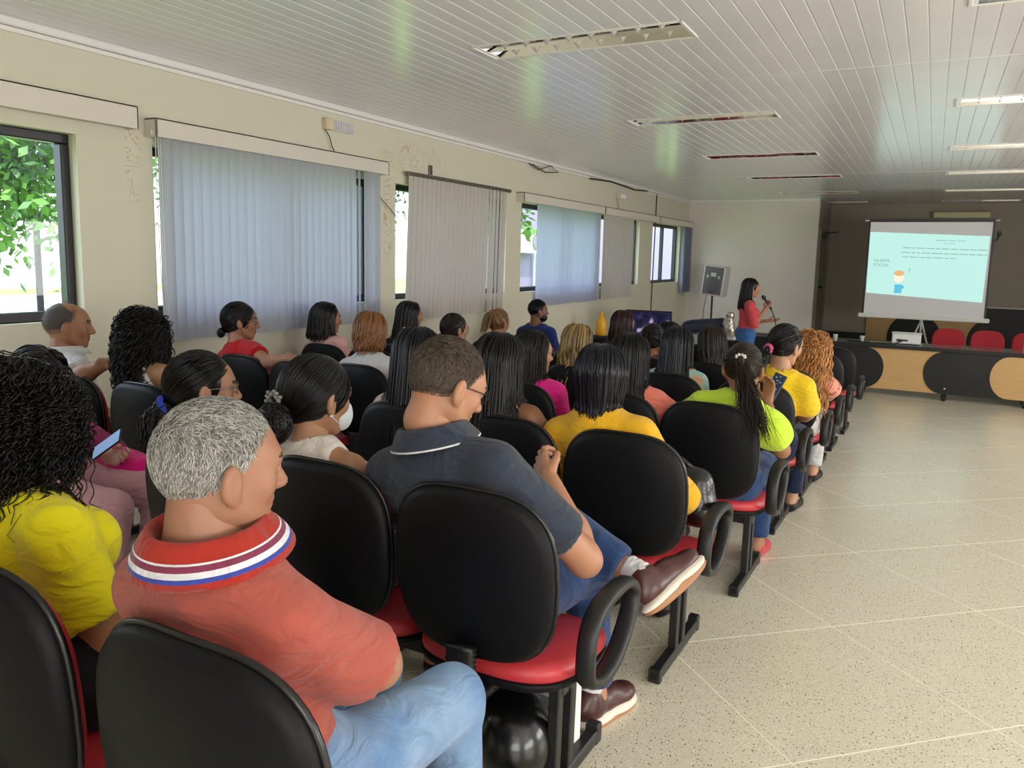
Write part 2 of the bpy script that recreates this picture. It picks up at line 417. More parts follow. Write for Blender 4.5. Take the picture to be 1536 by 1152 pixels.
def blind(y0, y1, zt, zb, slats, m, label, pel=(None, None), pelz=(2.075, 2.19), track=False, shear=0.0, px=.11):
    root = empty('vertical_blind', (XW, y0, 0), label=label, cat='blind', group='vertical blinds along the window wall')
    if pel[0] is not None:
        a, b = pel[0]-y0, pel[1]-y0
        mb = MB(); mb.box(px-.012, px, a, b, pelz[0], pelz[1], .003); mb.box(0, px, a, a+.012, pelz[0], pelz[1], .003); mb.box(0, px, b-.012, b, pelz[0], pelz[1], .003); mb.box(0, px, a, b, pelz[1]-.012, pelz[1], .003)
        mb.build('pelmet', M_pel, root)
    if slats or track:
        mb = MB(); mb.box(.035, .075, -.02, y1-y0+.02, zt, zt+.035, .004); mb.build('head_rail', M_bracket if track else M_pel, root)
    cache = {}
    for k, (dy, ang) in enumerate(slats):
        key = 0
        if key not in cache: cache[key] = slat_mesh(zt-zb).mesh('slat', m)
        o = link('slat', cache[key], root, (.055, dy, zt), (shear, 0, ang))
    if slats:
        mb = MB(); n = max(2, len(slats)); 
        mb.tube([(.075, 0.0, zb+.02), (.08, (y1-y0)*.25, zb-.012), (.075, (y1-y0)*.5, zb+.01), (.08, (y1-y0)*.75, zb-.012), (.075, y1-y0, zb+.02)], .0012, 5)
        mb.build('bead_chain', M_white, root)
    return root
rr = random.Random(3)
sl = []
y = .09
while y < 2.26:
    a = -.30+rr.uniform(-.07, .07)
    if .9 < y < 1.8: a -= .12
    if 1.83 < y < 1.95: a = .05
    if 2.0 < y < 2.1: a = .55
    sl.append((y, a)); y += .0765
b1 = blind(3.32, 5.63, 2.085, .79, sl, M_slat, 'grey vertical blind with half-turned slats behind the woman in red', (3.31, 5.66))
mb = MB()
for dx in (0, .02, .035): mb.tube([(.09, -.005+dx, 2.08), (.09, 0+dx, 1.3), (.09, .02+dx, .75)], .003, 5)
mb.build('pull_cords', M_white, b1)
sl = [(.06+i*.079, .06+(.12 if i in (19, 21, 22) else 0)+rr.uniform(-.02, .02)) for i in range(24)]
blind(6.02, 7.98, 2.11, .77, sl, M_slat2, 'ecru vertical blind hanging from a bare rail, pelmet missing', track=True, shear=-.05)
sl = [(.06+i*.078, -.22+rr.uniform(-.16, .12)) for i in range(26)]
blind(8.72, 10.80, 2.04, .77, sl, M_slat3, 'bluish vertical blind with half-open slats beyond the bearded man', (8.26, 10.83), (2.03, 2.14))
sl = [(.05+i*.078, .05+rr.uniform(-.02, .02)) for i in range(17)]
blind(10.92, 12.28, 2.03, .78, sl, M_slat2, 'closed ecru vertical blind left of the narrow bare window opening', (10.86, 13.42), (2.03, 2.14))
sl = [(.06+i*.05, 1.0+rr.uniform(-.15, .15)) for i in range(14)]
blind(15.05, 15.75, 2.04, .76, sl, M_slat3, 'vertical blind drawn to one side beside the loudspeaker corner', (13.48, 15.6), (2.03, 2.14))
blind(.6, 3.18, 2.04, .8, [], M_slat, 'bare pelmet over the uncovered window at far left', (.6, 3.19), (2.10, 2.235))

# emergency lights, conduits, cable loops on the wall
M_emer = mat('yellowed_plastic', (214, 200, 160), .4); M_clear = mat('clear_lens_plastic', (214, 210, 214), .12, .8)
def emergency(y, z, lab):
    o = empty('emergency_light', (XW, y, z), label=lab, cat='emergency light', group='emergency lights on the window wall')
    mb = MB(); mb.box(0, .05, 0, .075, -.045, .045, .006); mb.build('battery_box', M_emer, o)
    mb = MB(); mb.box(.0, .045, .075, .34, -.04, .04, .008); mb.build('lamp_tray', M_white, o)
    mb = MB()
    for i in range(11): mb.box(.045, .055, .085+i*.0225, .1+i*.0225, -.036, .036, .003)
    mb.build('ribbed_lens', M_clear, o)
    mb = MB(); mb.tube([(.02, .01, -.045), (.03, .05, -.1), (.02, .09, -.17), (.025, .14, -.24), (.04, .3, -.25), (.05, .45, -.25)], .004, 6)
    mb.build('cable', M_cable, o)
emergency(4.93, 2.41, 'slim emergency light above the grey blind, with dangling cable')
emergency(11.5, 2.35, 'small emergency light near the front corner, above the narrow window')
mb = MB(); mb.tube([(XW+.012, 13.5, 2.55), (XW+.012, 13.47, 1.5), (XW+.012, 13.45, .2), (XW+.012, 13.45, fz(13.4)+.02)], .011, 8)
link('wall_conduit', mb.mesh('wall_conduit', mat('brown_conduit', (98, 84, 74), .5)), label='thin brown vertical conduit on the wall beside the last window', cat='conduit')
mb = MB(); mb.tube([(XW+.03, 8.5, 2.5), (XW+.06, 8.7, 2.44), (XW+.08, 9.0, 2.52), (XW+.05, 9.3, 2.47), (XW+.06, 8.9, 2.43), (XW+.03, 8.6, 2.5)], .006, 6)
link('cable_loop', mb.mesh('cable_loop', M_cable), label='loop of black cable dangling from the cornice above blind', cat='cable')
mb = MB(); mb.tube([(XW+.03, 10.4, 2.5), (XW+.04, 11.2, 2.53), (XW+.03, 12.3, 2.5), (XW+.035, 12.9, 2.53)], .012, 6)
link('ceiling_cable', mb.mesh('ceiling_cable', M_cable), label='dark cable sagging along the cornice near the front', cat='cable')
mb = MB(); mb.tube([(XW+.02, 5.62, 1.9), (XW+.02, 5.75, 1.82), (XW+.02, 5.9, 1.72)], .004, 5)
link('window_cable', mb.mesh('window_cable', mat('grey_cable', (120, 110, 100), .6)), label='short grey cable running into the second window gap', cat='cable')
mb = MB(); mb.box(XW, XW+.015, 6.42, 6.48, 2.16, 2.25, .003)
link('wall_bracket', mb.mesh('wall_bracket', M_bracket), label='small rusty bracket above the bare blind rail', cat='bracket')

# door on the recess side wall, ajar closer arm
M_door = mat('grey_door_paint', (120, 116, 106), .5)
d = empty('door_1', (XREC, YF+.2, fz(15.8)), kind='structure', label='grey door in the side wall of the recess')
mb = MB(); mb.box(.0, .04, 0, .95, 0, 2.5, .006); mb.build('door_leaf', M_door, d)
mb = MB(); mb.box(-.0, .05, -.06, 0, 0, 2.55, .005); mb.box(0, .05, .95, 1.01, 0, 2.55, .005); mb.build('door_frame', M_door, d)
mb = MB(); mb.box(.04, .1, .1, .42, 2.38, 2.46, .006); mb.tube([(.1, .2, 2.47), (.24, .2, 2.48), (.32, .1, 2.49)], .012, 6); mb.build('door_closer', M_dark, d)
mb = MB(); mb.lathe([(.012, 0), (.012, .03), (.03, .04), (.03, .07), (.01, .08)], 12, Matrix.Translation((.04, .07, 1.45)) @ Matrix.Rotation(math.pi/2, 4, 'Y')); mb.build('door_knob', M_dark, d)
# ------------------------------------------------------------------ implicit surfaces -> one continuous mesh
def v3(*a): return np.array(a, float)
class SDF:
    def __init__(s): s.ops = []
    def rc(s, a, b, ra, rb=None, k=.025, cut=(), mode='u', flat=None):
        a = np.asarray(a, float); b = np.asarray(b, float); rb = ra if rb is None else rb
        R = max(ra, rb); lo = np.minimum(a, b)-R; hi = np.maximum(a, b)+R
        ab = b-a; L2 = max(ab@ab, 1e-9)
        def f(P):
            q = P-a; h = np.clip((q@ab)/L2, 0, 1)
            d = np.sqrt((((q-h[..., None]*ab))**2).sum(-1))-(ra+(rb-ra)*h)
            for p0, n in cut: d = np.maximum(d, (P-p0)@n)
            return d
        s.ops.append((mode, f, lo, hi, k)); return s
    def el(s, c, r, R=None, k=.025, mode='u', cut=()):
        c = np.asarray(c, float); r = np.asarray(r, float); m = r.max()
        def f(P):
            q = P-c
            if R is not None: q = q@R
            k0 = np.sqrt(((q/r)**2).sum(-1)); k1 = np.sqrt(((q/r**2)**2).sum(-1))
            d = k0*(k0-1)/np.maximum(k1, 1e-9)
            for p0, n in cut: d = np.maximum(d, (P-p0)@n)
            return d
        s.ops.append((mode, f, c-m, c+m, k)); return s
    @staticmethod
    def comb(v, d, mode, k):
        if mode == 'u':
            h = np.maximum(k-np.abs(v-d), 0)/k; return np.minimum(v, d)-h*h*k*.25
        d = -d; h = np.maximum(k-np.abs(v-d), 0)/k; return np.maximum(v, d)+h*h*k*.25
    def at(s, P):
        v = np.full(P.shape[:-1], 1.0)
        for mode, f, lo, hi, k in s.ops: v = s.comb(v, f(P), mode, k)
        return v
    def grid(s, h, disp=None):
        los = [o[2] for o in s.ops if o[0] == 'u']; his = [o[3] for o in s.ops if o[0] == 'u']
        lo = np.min(los, 0)-3*h; hi = np.max(his, 0)+3*h
        n = np.ceil((hi-lo)/h).astype(int)+1
        V = np.full(n, 1.0)
        ax = [lo[i]+h*np.arange(n[i]) for i in range(3)]
        for mode, f, l, u, k in s.ops:
            pad = k+3*h
            i0 = np.maximum(((l-pad-lo)/h).astype(int), 0); i1 = np.minimum(((u+pad-lo)/h).astype(int)+2, n)
            if (i1 <= i0).any(): continue
            P = np.stack(np.meshgrid(*[ax[i][i0[i]:i1[i]] for i in range(3)], indexing='ij'), -1)
            sl = tuple(slice(i0[i], i1[i]) for i in range(3))
            V[sl] = s.comb(V[sl], f(P), mode, k)
        if disp is not None:
            m = np.abs(V) < .03
            idx = np.argwhere(m); P = lo+h*idx
            V[m] += disp(P)
        return V, lo
    def mesh(s, h, disp=None):
        V, lo = s.grid(h, disp); return surfnet(V, lo, h)
def surfnet(V, lo, h):
    S = V < 0; n = np.array(V.shape)-1
    c = np.zeros(n, np.int8); C = [(i, j, k) for i in (0, 1) for j in (0, 1) for k in (0, 1)]
    sl = lambda o: tuple(slice(o[a], o[a]+n[a]) for a in range(3))
    for o in C: c += S[sl(o)]
    cells = np.argwhere((c > 0) & (c < 8)); idx = np.full(n, -1, np.int64)
    idx[tuple(cells.T)] = np.arange(len(cells))
    val = {o: V[tuple((cells+o).T)] for o in C}
    pos = np.zeros((len(cells), 3)); cnt = np.zeros(len(cells))
    for a in range(3):
        for o in C:
            if o[a]: continue
            q = list(o); q[a] = 1; q = tuple(q)
            v0, v1 = val[o], val[q]; x = (v0 < 0) != (v1 < 0)
            t = np.where(x, v0/np.where(x, v0-v1, 1), 0)
            p = np.tile(np.array(o, float), (len(cells), 1)); p[:, a] = t
            pos += np.where(x[:, None], p, 0); cnt += x
    pos = lo+h*(cells+pos/np.maximum(cnt, 1)[:, None])
    quads = []
    for a in range(3):
        b, d = (a+1) % 3, (a+2) % 3
        s0 = [slice(None)]*3; s1 = [slice(None)]*3; s0[a] = slice(0, -1); s1[a] = slice(1, None)
        A, B = S[tuple(s0)], S[tuple(s1)]
        e = np.argwhere(A != B); ok = (e[:, b] > 0) & (e[:, d] > 0) & (e[:, b] < n[b]) & (e[:, d] < n[d]); e = e[ok]
        fl = A[tuple(e.T)]
        def cell(db, dd):
            q = e.copy(); q[:, b] -= db; q[:, d] -= dd; return idx[tuple(q.T)]
        Q = np.stack([cell(1, 1), cell(0, 1), cell(0, 0), cell(1, 0)], 1)
        Q = np.where(fl[:, None], Q, Q[:, ::-1]); quads.append(Q)
    Q = np.concatenate(quads); Q = Q[(Q >= 0).all(1)]
    return pos, Q
def rotm(yaw=0, pitch=0, roll=0):
    """columns right, forward, up; yaw>0 turns left, pitch>0 looks down, roll>0 tips to the right"""
    cy, sy, cp, sp, cr, sr = math.cos(yaw), math.sin(yaw), math.cos(pitch), math.sin(pitch), math.cos(roll), math.sin(roll)
    Z = np.array([[cy, -sy, 0], [sy, cy, 0], [0, 0, 1]]); X = np.array([[1, 0, 0], [0, cp, sp], [0, -sp, cp]]); Y = np.array([[cr, 0, sr], [0, 1, 0], [-sr, 0, cr]])
    return Z@X@Y
def nrm(v): v = np.asarray(v, float); return v/np.linalg.norm(v)

# ------------------------------------------------------------------ strands (all in one hair mesh)
def tubes(P, R, S=4):
    """P (N,M,3), R (N,M) -> verts, quads"""
    P = np.asarray(P, float); N, M, _ = P.shape
    T = np.gradient(P, axis=1); T /= np.maximum(np.linalg.norm(T, axis=2, keepdims=True), 1e-9)
    ref = np.zeros_like(T); ref[..., 0] = .37; ref[..., 1] = .81; ref[..., 2] = .45
    A = np.cross(T, ref); A /= np.maximum(np.linalg.norm(A, axis=2, keepdims=True), 1e-6); B = np.cross(T, A)
    w = 2*np.pi*np.arange(S)/S
    V = P[:, :, None]+(A[:, :, None]*np.cos(w)[:, None]+B[:, :, None]*np.sin(w)[:, None])*R[:, :, None, None]
    i = np.arange(N)[:, None, None]*(M*S); j = np.arange(M-1)[None, :, None]*S; k = np.arange(S)[None, None]
    k2 = (k+1) % S
    Q = np.stack([i+j+k, i+j+k2, i+j+S+k2, i+j+S+k], -1).reshape(-1, 4)
    return V.reshape(-1, 3), Q
def slerp(a, b, t):
    a = a/np.linalg.norm(a, axis=-1, keepdims=True); b = b/np.linalg.norm(b, axis=-1, keepdims=True)
    w = np.arccos(np.clip((a*b).sum(-1, keepdims=True), -1, 1)); s = np.maximum(np.sin(w), 1e-4)
    return np.sin((1-t)*w)/s*a+np.sin(t*w)/s*b
EC, ER = v3(0, -.014, .028), v3(.079, .1, .094)      # scalp ellipsoid in head space
def onskull(D, off):
    D = D/np.linalg.norm(D, axis=-1, keepdims=True)
    k = 1/np.sqrt(((D/ER)**2).sum(-1, keepdims=True)); n = D/ER**2; n /= np.linalg.norm(n, axis=-1, keepdims=True)
    return EC+D*k+n*off
def azdir(az, th): return np.stack([np.sin(th)*np.sin(az), -np.sin(th)*np.cos(az), np.cos(th)], -1)
def hair_ok(p):
    """true on the hair-bearing scalp of a short-haired head"""
    y, z = p[..., 1], p[..., 2]
    lim = np.where(y < -.015, -.062, np.where(y < .03, -.005+(y+.015)*.9, .045+(y-.03)*.75))
    return z > lim
def st_short(rng, n, ln, rad, top=1.0, recede=0.0, mess=.35):
    D = rng.normal(size=(n*3, 3)); D /= np.linalg.norm(D, axis=1, keepdims=True)
    p = onskull(D, .0); ok = hair_ok(p) & (p[:, 1] < .075-recede)
    if recede > .03: ok &= ~((p[:, 2] > .085) & (rng.random(len(p)) < .86))
    D = D[ok][:n]; N = len(D); p = onskull(D, .002)
    nn = D/ER**2; nn /= np.linalg.norm(nn, axis=1, keepdims=True)
    up = np.clip((p[:, 2:3]-.0)/.1, 0, 1)
    fl = np.array([[0, -.35, -1.0]])*(1-up)+np.array([[.35, .45, .1]])*up+rng.normal(size=(N, 3))*mess
    fl -= (fl*nn).sum(1, keepdims=True)*nn; fl /= np.linalg.norm(fl, axis=1, keepdims=True)
    L = ln*(.45+.55*up*top)*rng.uniform(.7, 1.25, (N, 1))
    t = np.linspace(0, 1, 4)[None, :, None]
    P = p[:, None]+(nn[:, None]*(.55*t-.35*t*t)*(.6+.5*up[:, None])+fl[:, None]*(.3*t+.6*t*t))*L[:, None]
    R = rad*(1-.75*np.linspace(0, 1, 4)**1.5)[None]*np.ones((N, 1)); return P, R
def st_fall(rng, n, zend, spread=.10, az=2.0, off=.006, wave=0., rad=.0042, part=0., backy=-.02, zvar=.02, flare=.0, thmax=1.55):
    a = rng.uniform(-az, az, n); o = rng.uniform(.0, 1, n)
    st = np.stack([np.full(n, part)*1.0+.10*np.sign(a), -.15+.95*np.clip(np.abs(a)/2.2, 0, 1)*rng.uniform(.6, 1.0, n), np.ones(n)], -1)
    th = np.full(n, thmax)+rng.normal(size=n)*.05
    en = azdir(a, th); m1, m2 = 9, 11
    t = np.linspace(0, 1, m1)[None, :, None]
    D = slerp(st[:, None], en[:, None], t)
    P1 = onskull(D, (off+.014*o)[:, None, None]*(.5+.5*np.minimum(1, t*2.5)))
    e = P1[:, -1]; ze = zend+rng.normal(size=n)*zvar
    u = np.linspace(0, 1, m2+1)[1:][None, :, None]
    Z = e[:, None, 2:3]+(ze[:, None, None]-e[:, None, 2:3])*u
    ph = rng.uniform(0, 6.28, n)[:, None, None]; ph = ph*.35+a[:, None, None]*2.0
    X = e[:, None, 0:1]*(1+(spread/.1-1)*.6*u+flare*u*u)+wave*np.sin(u*11+ph)*u**.5
    Yy = e[:, None, 1:2]+backy*u*np.cos(a)[:, None, None].clip(0, 1)+wave*np.cos(u*10+ph)*u**.5
    P = np.concatenate([P1, np.concatenate([X, Yy, Z], 2)], 1)
    P += np.cumsum(rng.normal(size=P.shape)*.0007, 1)
    M = P.shape[1]; R = rad*np.ones((n, M))*rng.uniform(.7, 1.2, (n, 1)); R[:, -1] *= .25; R[:, -2] *= .6; R[:, 0] *= .6
    return P, R
def st_pull(rng, n, tie, off=.004, rad=.0032):
    """strands combed over the skull to a tie point"""
    D = rng.normal(size=(n*4, 3)); D /= np.linalg.norm(D, axis=1, keepdims=True)
    p = onskull(D, 0); y, z = p[:, 1], p[:, 2]
    ok = (hair_ok(p) | ((y < 0.02) & (z > -.065))) & (rng.random(len(p)) < np.where((y > .02) | (z < -.01), 1, .35))
    D = D[ok][:n]; N = len(D)
    t = np.linspace(0, 1, 12)[None, :, None]; T = nrm(tie-EC)
    P = onskull(slerp(D[:, None], T[None, None]+0*D[:, None], t), off*(.4+.6*t)+.006*rng.random((N, 1, 1))*np.sin(t*3.1))
    e = (t[:, :, :]**6); P = P*(1-e)+tie[None, None]*e
    R = rad*np.ones((N, 12)); R[:, 0] *= .3; return P, R
def st_tail(rng, n, tie, ln, width=.025, out=.035, wave=.004, rad=.003, down=(0, -.25, -1), taper=.6, stray=.0):
    t = np.linspace(0, 1, 16)[None, :, None]; g = rng.normal(size=(n, 3))*[1, .8, .3]
    g /= np.maximum(1, np.linalg.norm(g, axis=1, keepdims=True)/1.4)
    dn = nrm(down); L = ln*rng.uniform(.7, 1.05, (n, 1, 1))
    prof = (.35+.65*np.sin(np.clip(t*1.6+.1, 0, 1.7)))*(1-(1-taper)*t**2)
    P = tie+out*np.array([0, -1., .25])*np.sin(np.clip(t*3, 0, 1)*1.57)+dn*L*t+g[:, None]*width*prof
    P = P+wave*np.sin(t*9+rng.uniform(0, 6, (n, 1, 1)))*np.array([1, .6, 0])+stray*rng.normal(size=(n, 1, 3))*t**2*[1.6, .6, .2]
    R = rad*np.ones((n, 16))*rng.uniform(.6, 1.1, (n, 1)); R[:, -2:] *= .4; return P, R
def st_bun(rng, n, c, r, rad=.003, flat=.75):
    a = rng.normal(size=(n, 3)); a /= np.linalg.norm(a, axis=1, keepdims=True)
    b = np.cross(a, rng.normal(size=(n, 3))); b /= np.linalg.norm(b, axis=1, keepdims=True); d = np.cross(a, b)
    w = np.linspace(0, 4.2, 16)[None, :, None]; q = r*rng.uniform(.85, 1.06, (n, 1, 1))
    P = c+(b[:, None]*np.cos(w)+d[:, None]*np.sin(w))*q*np.array([1, flat, 1]); return P, rad*np.ones((n, 16))
def st_curl(rng, n, zend, vol=.05, coil=.009, turns=7, rad=.0022, az=2.6, m=44, ymax=.06):
    a = rng.uniform(-az, az, n); D0 = azdir(a+rng.normal(size=n)*.25, np.arccos(rng.uniform(-.2, 1, n))); D0 += np.array([0, .12, .0])
    p0 = onskull(D0, 0); ok = p0[:, 1] < ymax; a, D0, p0 = a[ok], D0[ok], p0[ok]; N = len(a)
    t = np.linspace(0, 1, m)[None, :, None]; o = rng.uniform(.15, 1.0, (N, 1, 1))*vol
    De = azdir(a, np.full(N, 1.6)); tt = np.clip(t/.45, 0, 1)
    P = onskull(slerp(D0[:, None], De[:, None], tt), 0)
    nn = (P-EC)/ER**2; nn /= np.linalg.norm(nn, axis=2, keepdims=True)
    P = P+nn*o*(.25+.75*np.sin(np.clip(t*3, 0, 1)*1.57))
    ze = (zend+rng.normal(size=N)*.05)[:, None, None]; u = np.clip((t-.45)/.55, 0, 1)
    P[..., 2:3] += np.minimum(ze-P[:, -1:, 2:3], -.02)*u
    P[..., :2] *= 1+.25*u*(1-u)*4*.35
    w = t*6.28*turns*rng.uniform(.7, 1.25, (N, 1, 1))+rng.uniform(0, 6.28, (N, 1, 1)); c = coil*rng.uniform(.6, 1.3, (N, 1, 1))*np.minimum(1, t*6)
    s1 = np.stack([np.cos(a), np.sin(a), 0*a], -1)
    P = P+c*(np.cos(w)*s1[:, None]+np.sin(w)*nn)
    R = rad*np.ones((N, m))*rng.uniform(.7, 1.3, (N, 1)); R[:, -3:] *= .5; return P, R

# ------------------------------------------------------------------ people
def skin_mat(rgb):
    k = 'skin_%d_%d_%d' % rgb
    m = bpy.data.materials.get(k); g_ = sum(rgb)/3; rgb = tuple((v*.88+g_*.12)*.9 for v in rgb)
    return m or mat(k, rgb, .48, .35, noise=(14, .08), sss=.12)
def hair_mat(name, rgb, rgb2, rough=.36, spec=.5):
    m = bpy.data.materials.get(name)
    if m: return m
    m = mat(name, rgb, rough, spec); nt = m.node_tree; b = nt.nodes['Principled BSDF']
    g = nt.nodes.new('ShaderNodeNewGeometry'); mx = nt.nodes.new('ShaderNodeMix'); mx.data_type = 'RGBA'
    mx.inputs[6].default_value = lin(rgb)+(1,); mx.inputs[7].default_value = lin(rgb2)+(1,)
    nt.links.new(g.outputs['Random Per Island'], mx.inputs[0]); nt.links.new(mx.outputs[2], b.inputs['Base Color']); return m
HM_black = lambda: hair_mat('black_hair', (8, 7, 7), (18, 15, 14), .3, .28)
HM_blueblack = lambda: hair_mat('blue_black_hair', (7, 7, 11), (20, 21, 33), .28, .32)
HM_brown = lambda: hair_mat('dark_brown_hair', (18, 13, 11), (46, 34, 28), .34, .3)
HM_auburn = lambda: hair_mat('reddish_brown_hair', (84, 48, 24), (150, 98, 52))
HM_wine = lambda: hair_mat('dark_wine_hair', (26, 11, 12), (56, 24, 26), .34, .3)
HM_ginger = lambda: hair_mat('ginger_curly_hair', (126, 78, 34), (216, 152, 86))
HM_high = lambda: hair_mat('highlighted_hair', (56, 42, 26), (176, 146, 84))
HM_grey = lambda: hair_mat('silver_grey_hair', (80, 78, 75), (196, 193, 185), .5, .35)
HM_salt = lambda: hair_mat('brown_greying_hair', (32, 25, 20), (112, 98, 84), .5, .3)
HM_shaved = lambda: hair_mat('close_cropped_dark_hair', (44, 38, 35), (96, 88, 84), .6)
def cloth_mat(name, rgb, rough=.85, noise=None, bump=(420, .25), sheen=.15, rgb2=None, wr=.6):
    m = bpy.data.materials.get(name)
    if m: return m
    m = mat(name, tuple(v*.93 for v in rgb), rough, .2, noise=noise, bump=bump, sheen=sheen, rgb2=rgb2); nt = m.node_tree; b = nt.nodes['Principled BSDF']; N = nt.nodes.new; Lk = nt.links.new
    tc = N('ShaderNodeTexCoord'); mp = N('ShaderNodeMapping'); mp.inputs['Scale'].default_value = (5, 5, 9); mp.inputs['Rotation'].default_value = (.4, .5, .2)
    n = N('ShaderNodeTexNoise'); n.inputs['Scale'].default_value = 1.6; n.inputs['Detail'].default_value = 3; n.inputs['Distortion'].default_value = .8
    Lk(tc.outputs['Object'], mp.inputs[0]); Lk(mp.outputs[0], n.inputs['Vector'])
    bp = N('ShaderNodeBump'); bp.inputs['Strength'].default_value = wr; bp.inputs['Distance'].default_value = .05; Lk(n.outputs['Fac'], bp.inputs['Height'])
    prev = b.inputs['Normal'].links[0].from_node if b.inputs['Normal'].links else None
    if prev: Lk(bp.outputs['Normal'], prev.inputs['Normal'])
    else: Lk(bp.outputs['Normal'], b.inputs['Normal'])
    return m
def folds(amp, seed):
    """cloth folds: bands of narrow ridges that run round the waist, across the back and down from the armpits"""
    def ridge(q): return np.maximum(0, 1-np.abs(q)*1.7)**2
    def f(P):
        x, y, z = P[:, 0], P[:, 1], P[:, 2]
        w = .35*np.sin(5*x+seed)+.25*np.sin(9*y+2*seed)+.2*np.sin(11*z+seed)
        a = np.sin(15*z+6*w+2*np.abs(x)*4); b = np.sin(13*(z*.8+np.abs(x)*.9)+5*w+seed); c = np.sin(17*(z*.5-np.abs(x)*.9)+6*w+2*seed)
        m = .5+.5*np.sin(6*x+7*z+2*seed+3*w); lo = np.clip((.95-z)/.25, .2, 1)
        return -amp*lo*(1.0*ridge(a)*m+1.1*ridge(b)*(1-m)+.8*ridge(c)*m*(1-m)*2.5)+amp*.5*lo*np.sin(7*z+5*x+w*4+seed)
    return f
def hand_sdf(S, w, fd, th, curl=.5, size=1.0, spread=.0, thumbcurl=.4, curls=None):
    """w wrist, fd finger direction, th thumb side; palm faces -(th x fd) side chosen by caller order"""
    fd = nrm(fd); th = nrm(th-(np.asarray(th)@fd)*fd); bk = np.cross(th, fd)
    X = lambda x, y, z: np.asarray(w)+size*(th*x+fd*y+bk*z)
    D = lambda x, y, z: th*x+fd*y+bk*z
    xs = (.029, .0095, -.0095, -.027); ln = (.072, .080, .074, .058); kb = (.088, .092, .088, .08)
    S.rc(X(0, -.03, 0), X(0, .02, 0), .024*size, .023*size, k=.015)
    for x, kk in zip(xs, kb): S.rc(X(x*.55, .012, 0), X(x, kk, 0), .0145*size, .0118*size, k=.012)
    for i, (x, l, kk) in enumerate(zip(xs, ln, kb)):
        c = (curls[i] if curls else curl); p = X(x, kk, 0); ang = .25*c; r = .0092
        for seg, (fr, rr) in enumerate(((.45, .0088), (.31, .0082), (.24, .0072))):
            d = D(spread*(1.5-i)*.35, math.cos(ang), -math.sin(ang)); q = p+size*l*fr*d/np.linalg.norm(d)
            S.rc(p, q, r*size, rr*size, k=.004); p = q; r = rr; ang += 1.05*c
    p0 = X(.020, .018, -.006); p1 = X(.046, .048, -.014-.012*thumbcurl); p2 = X(.056-.02*thumbcurl, .076, -.022-.024*thumbcurl); p3 = X(.054-.034*thumbcurl, .098, -.026-.03*thumbcurl)
    S.rc(p0, p1, .0145*size, .0118*size, k=.012); S.rc(p1, p2, .0115*size, .0098*size, k=.005); S.rc(p2, p3, .0098*size, .0078*size, k=.004)
SEAT_TOP = .43
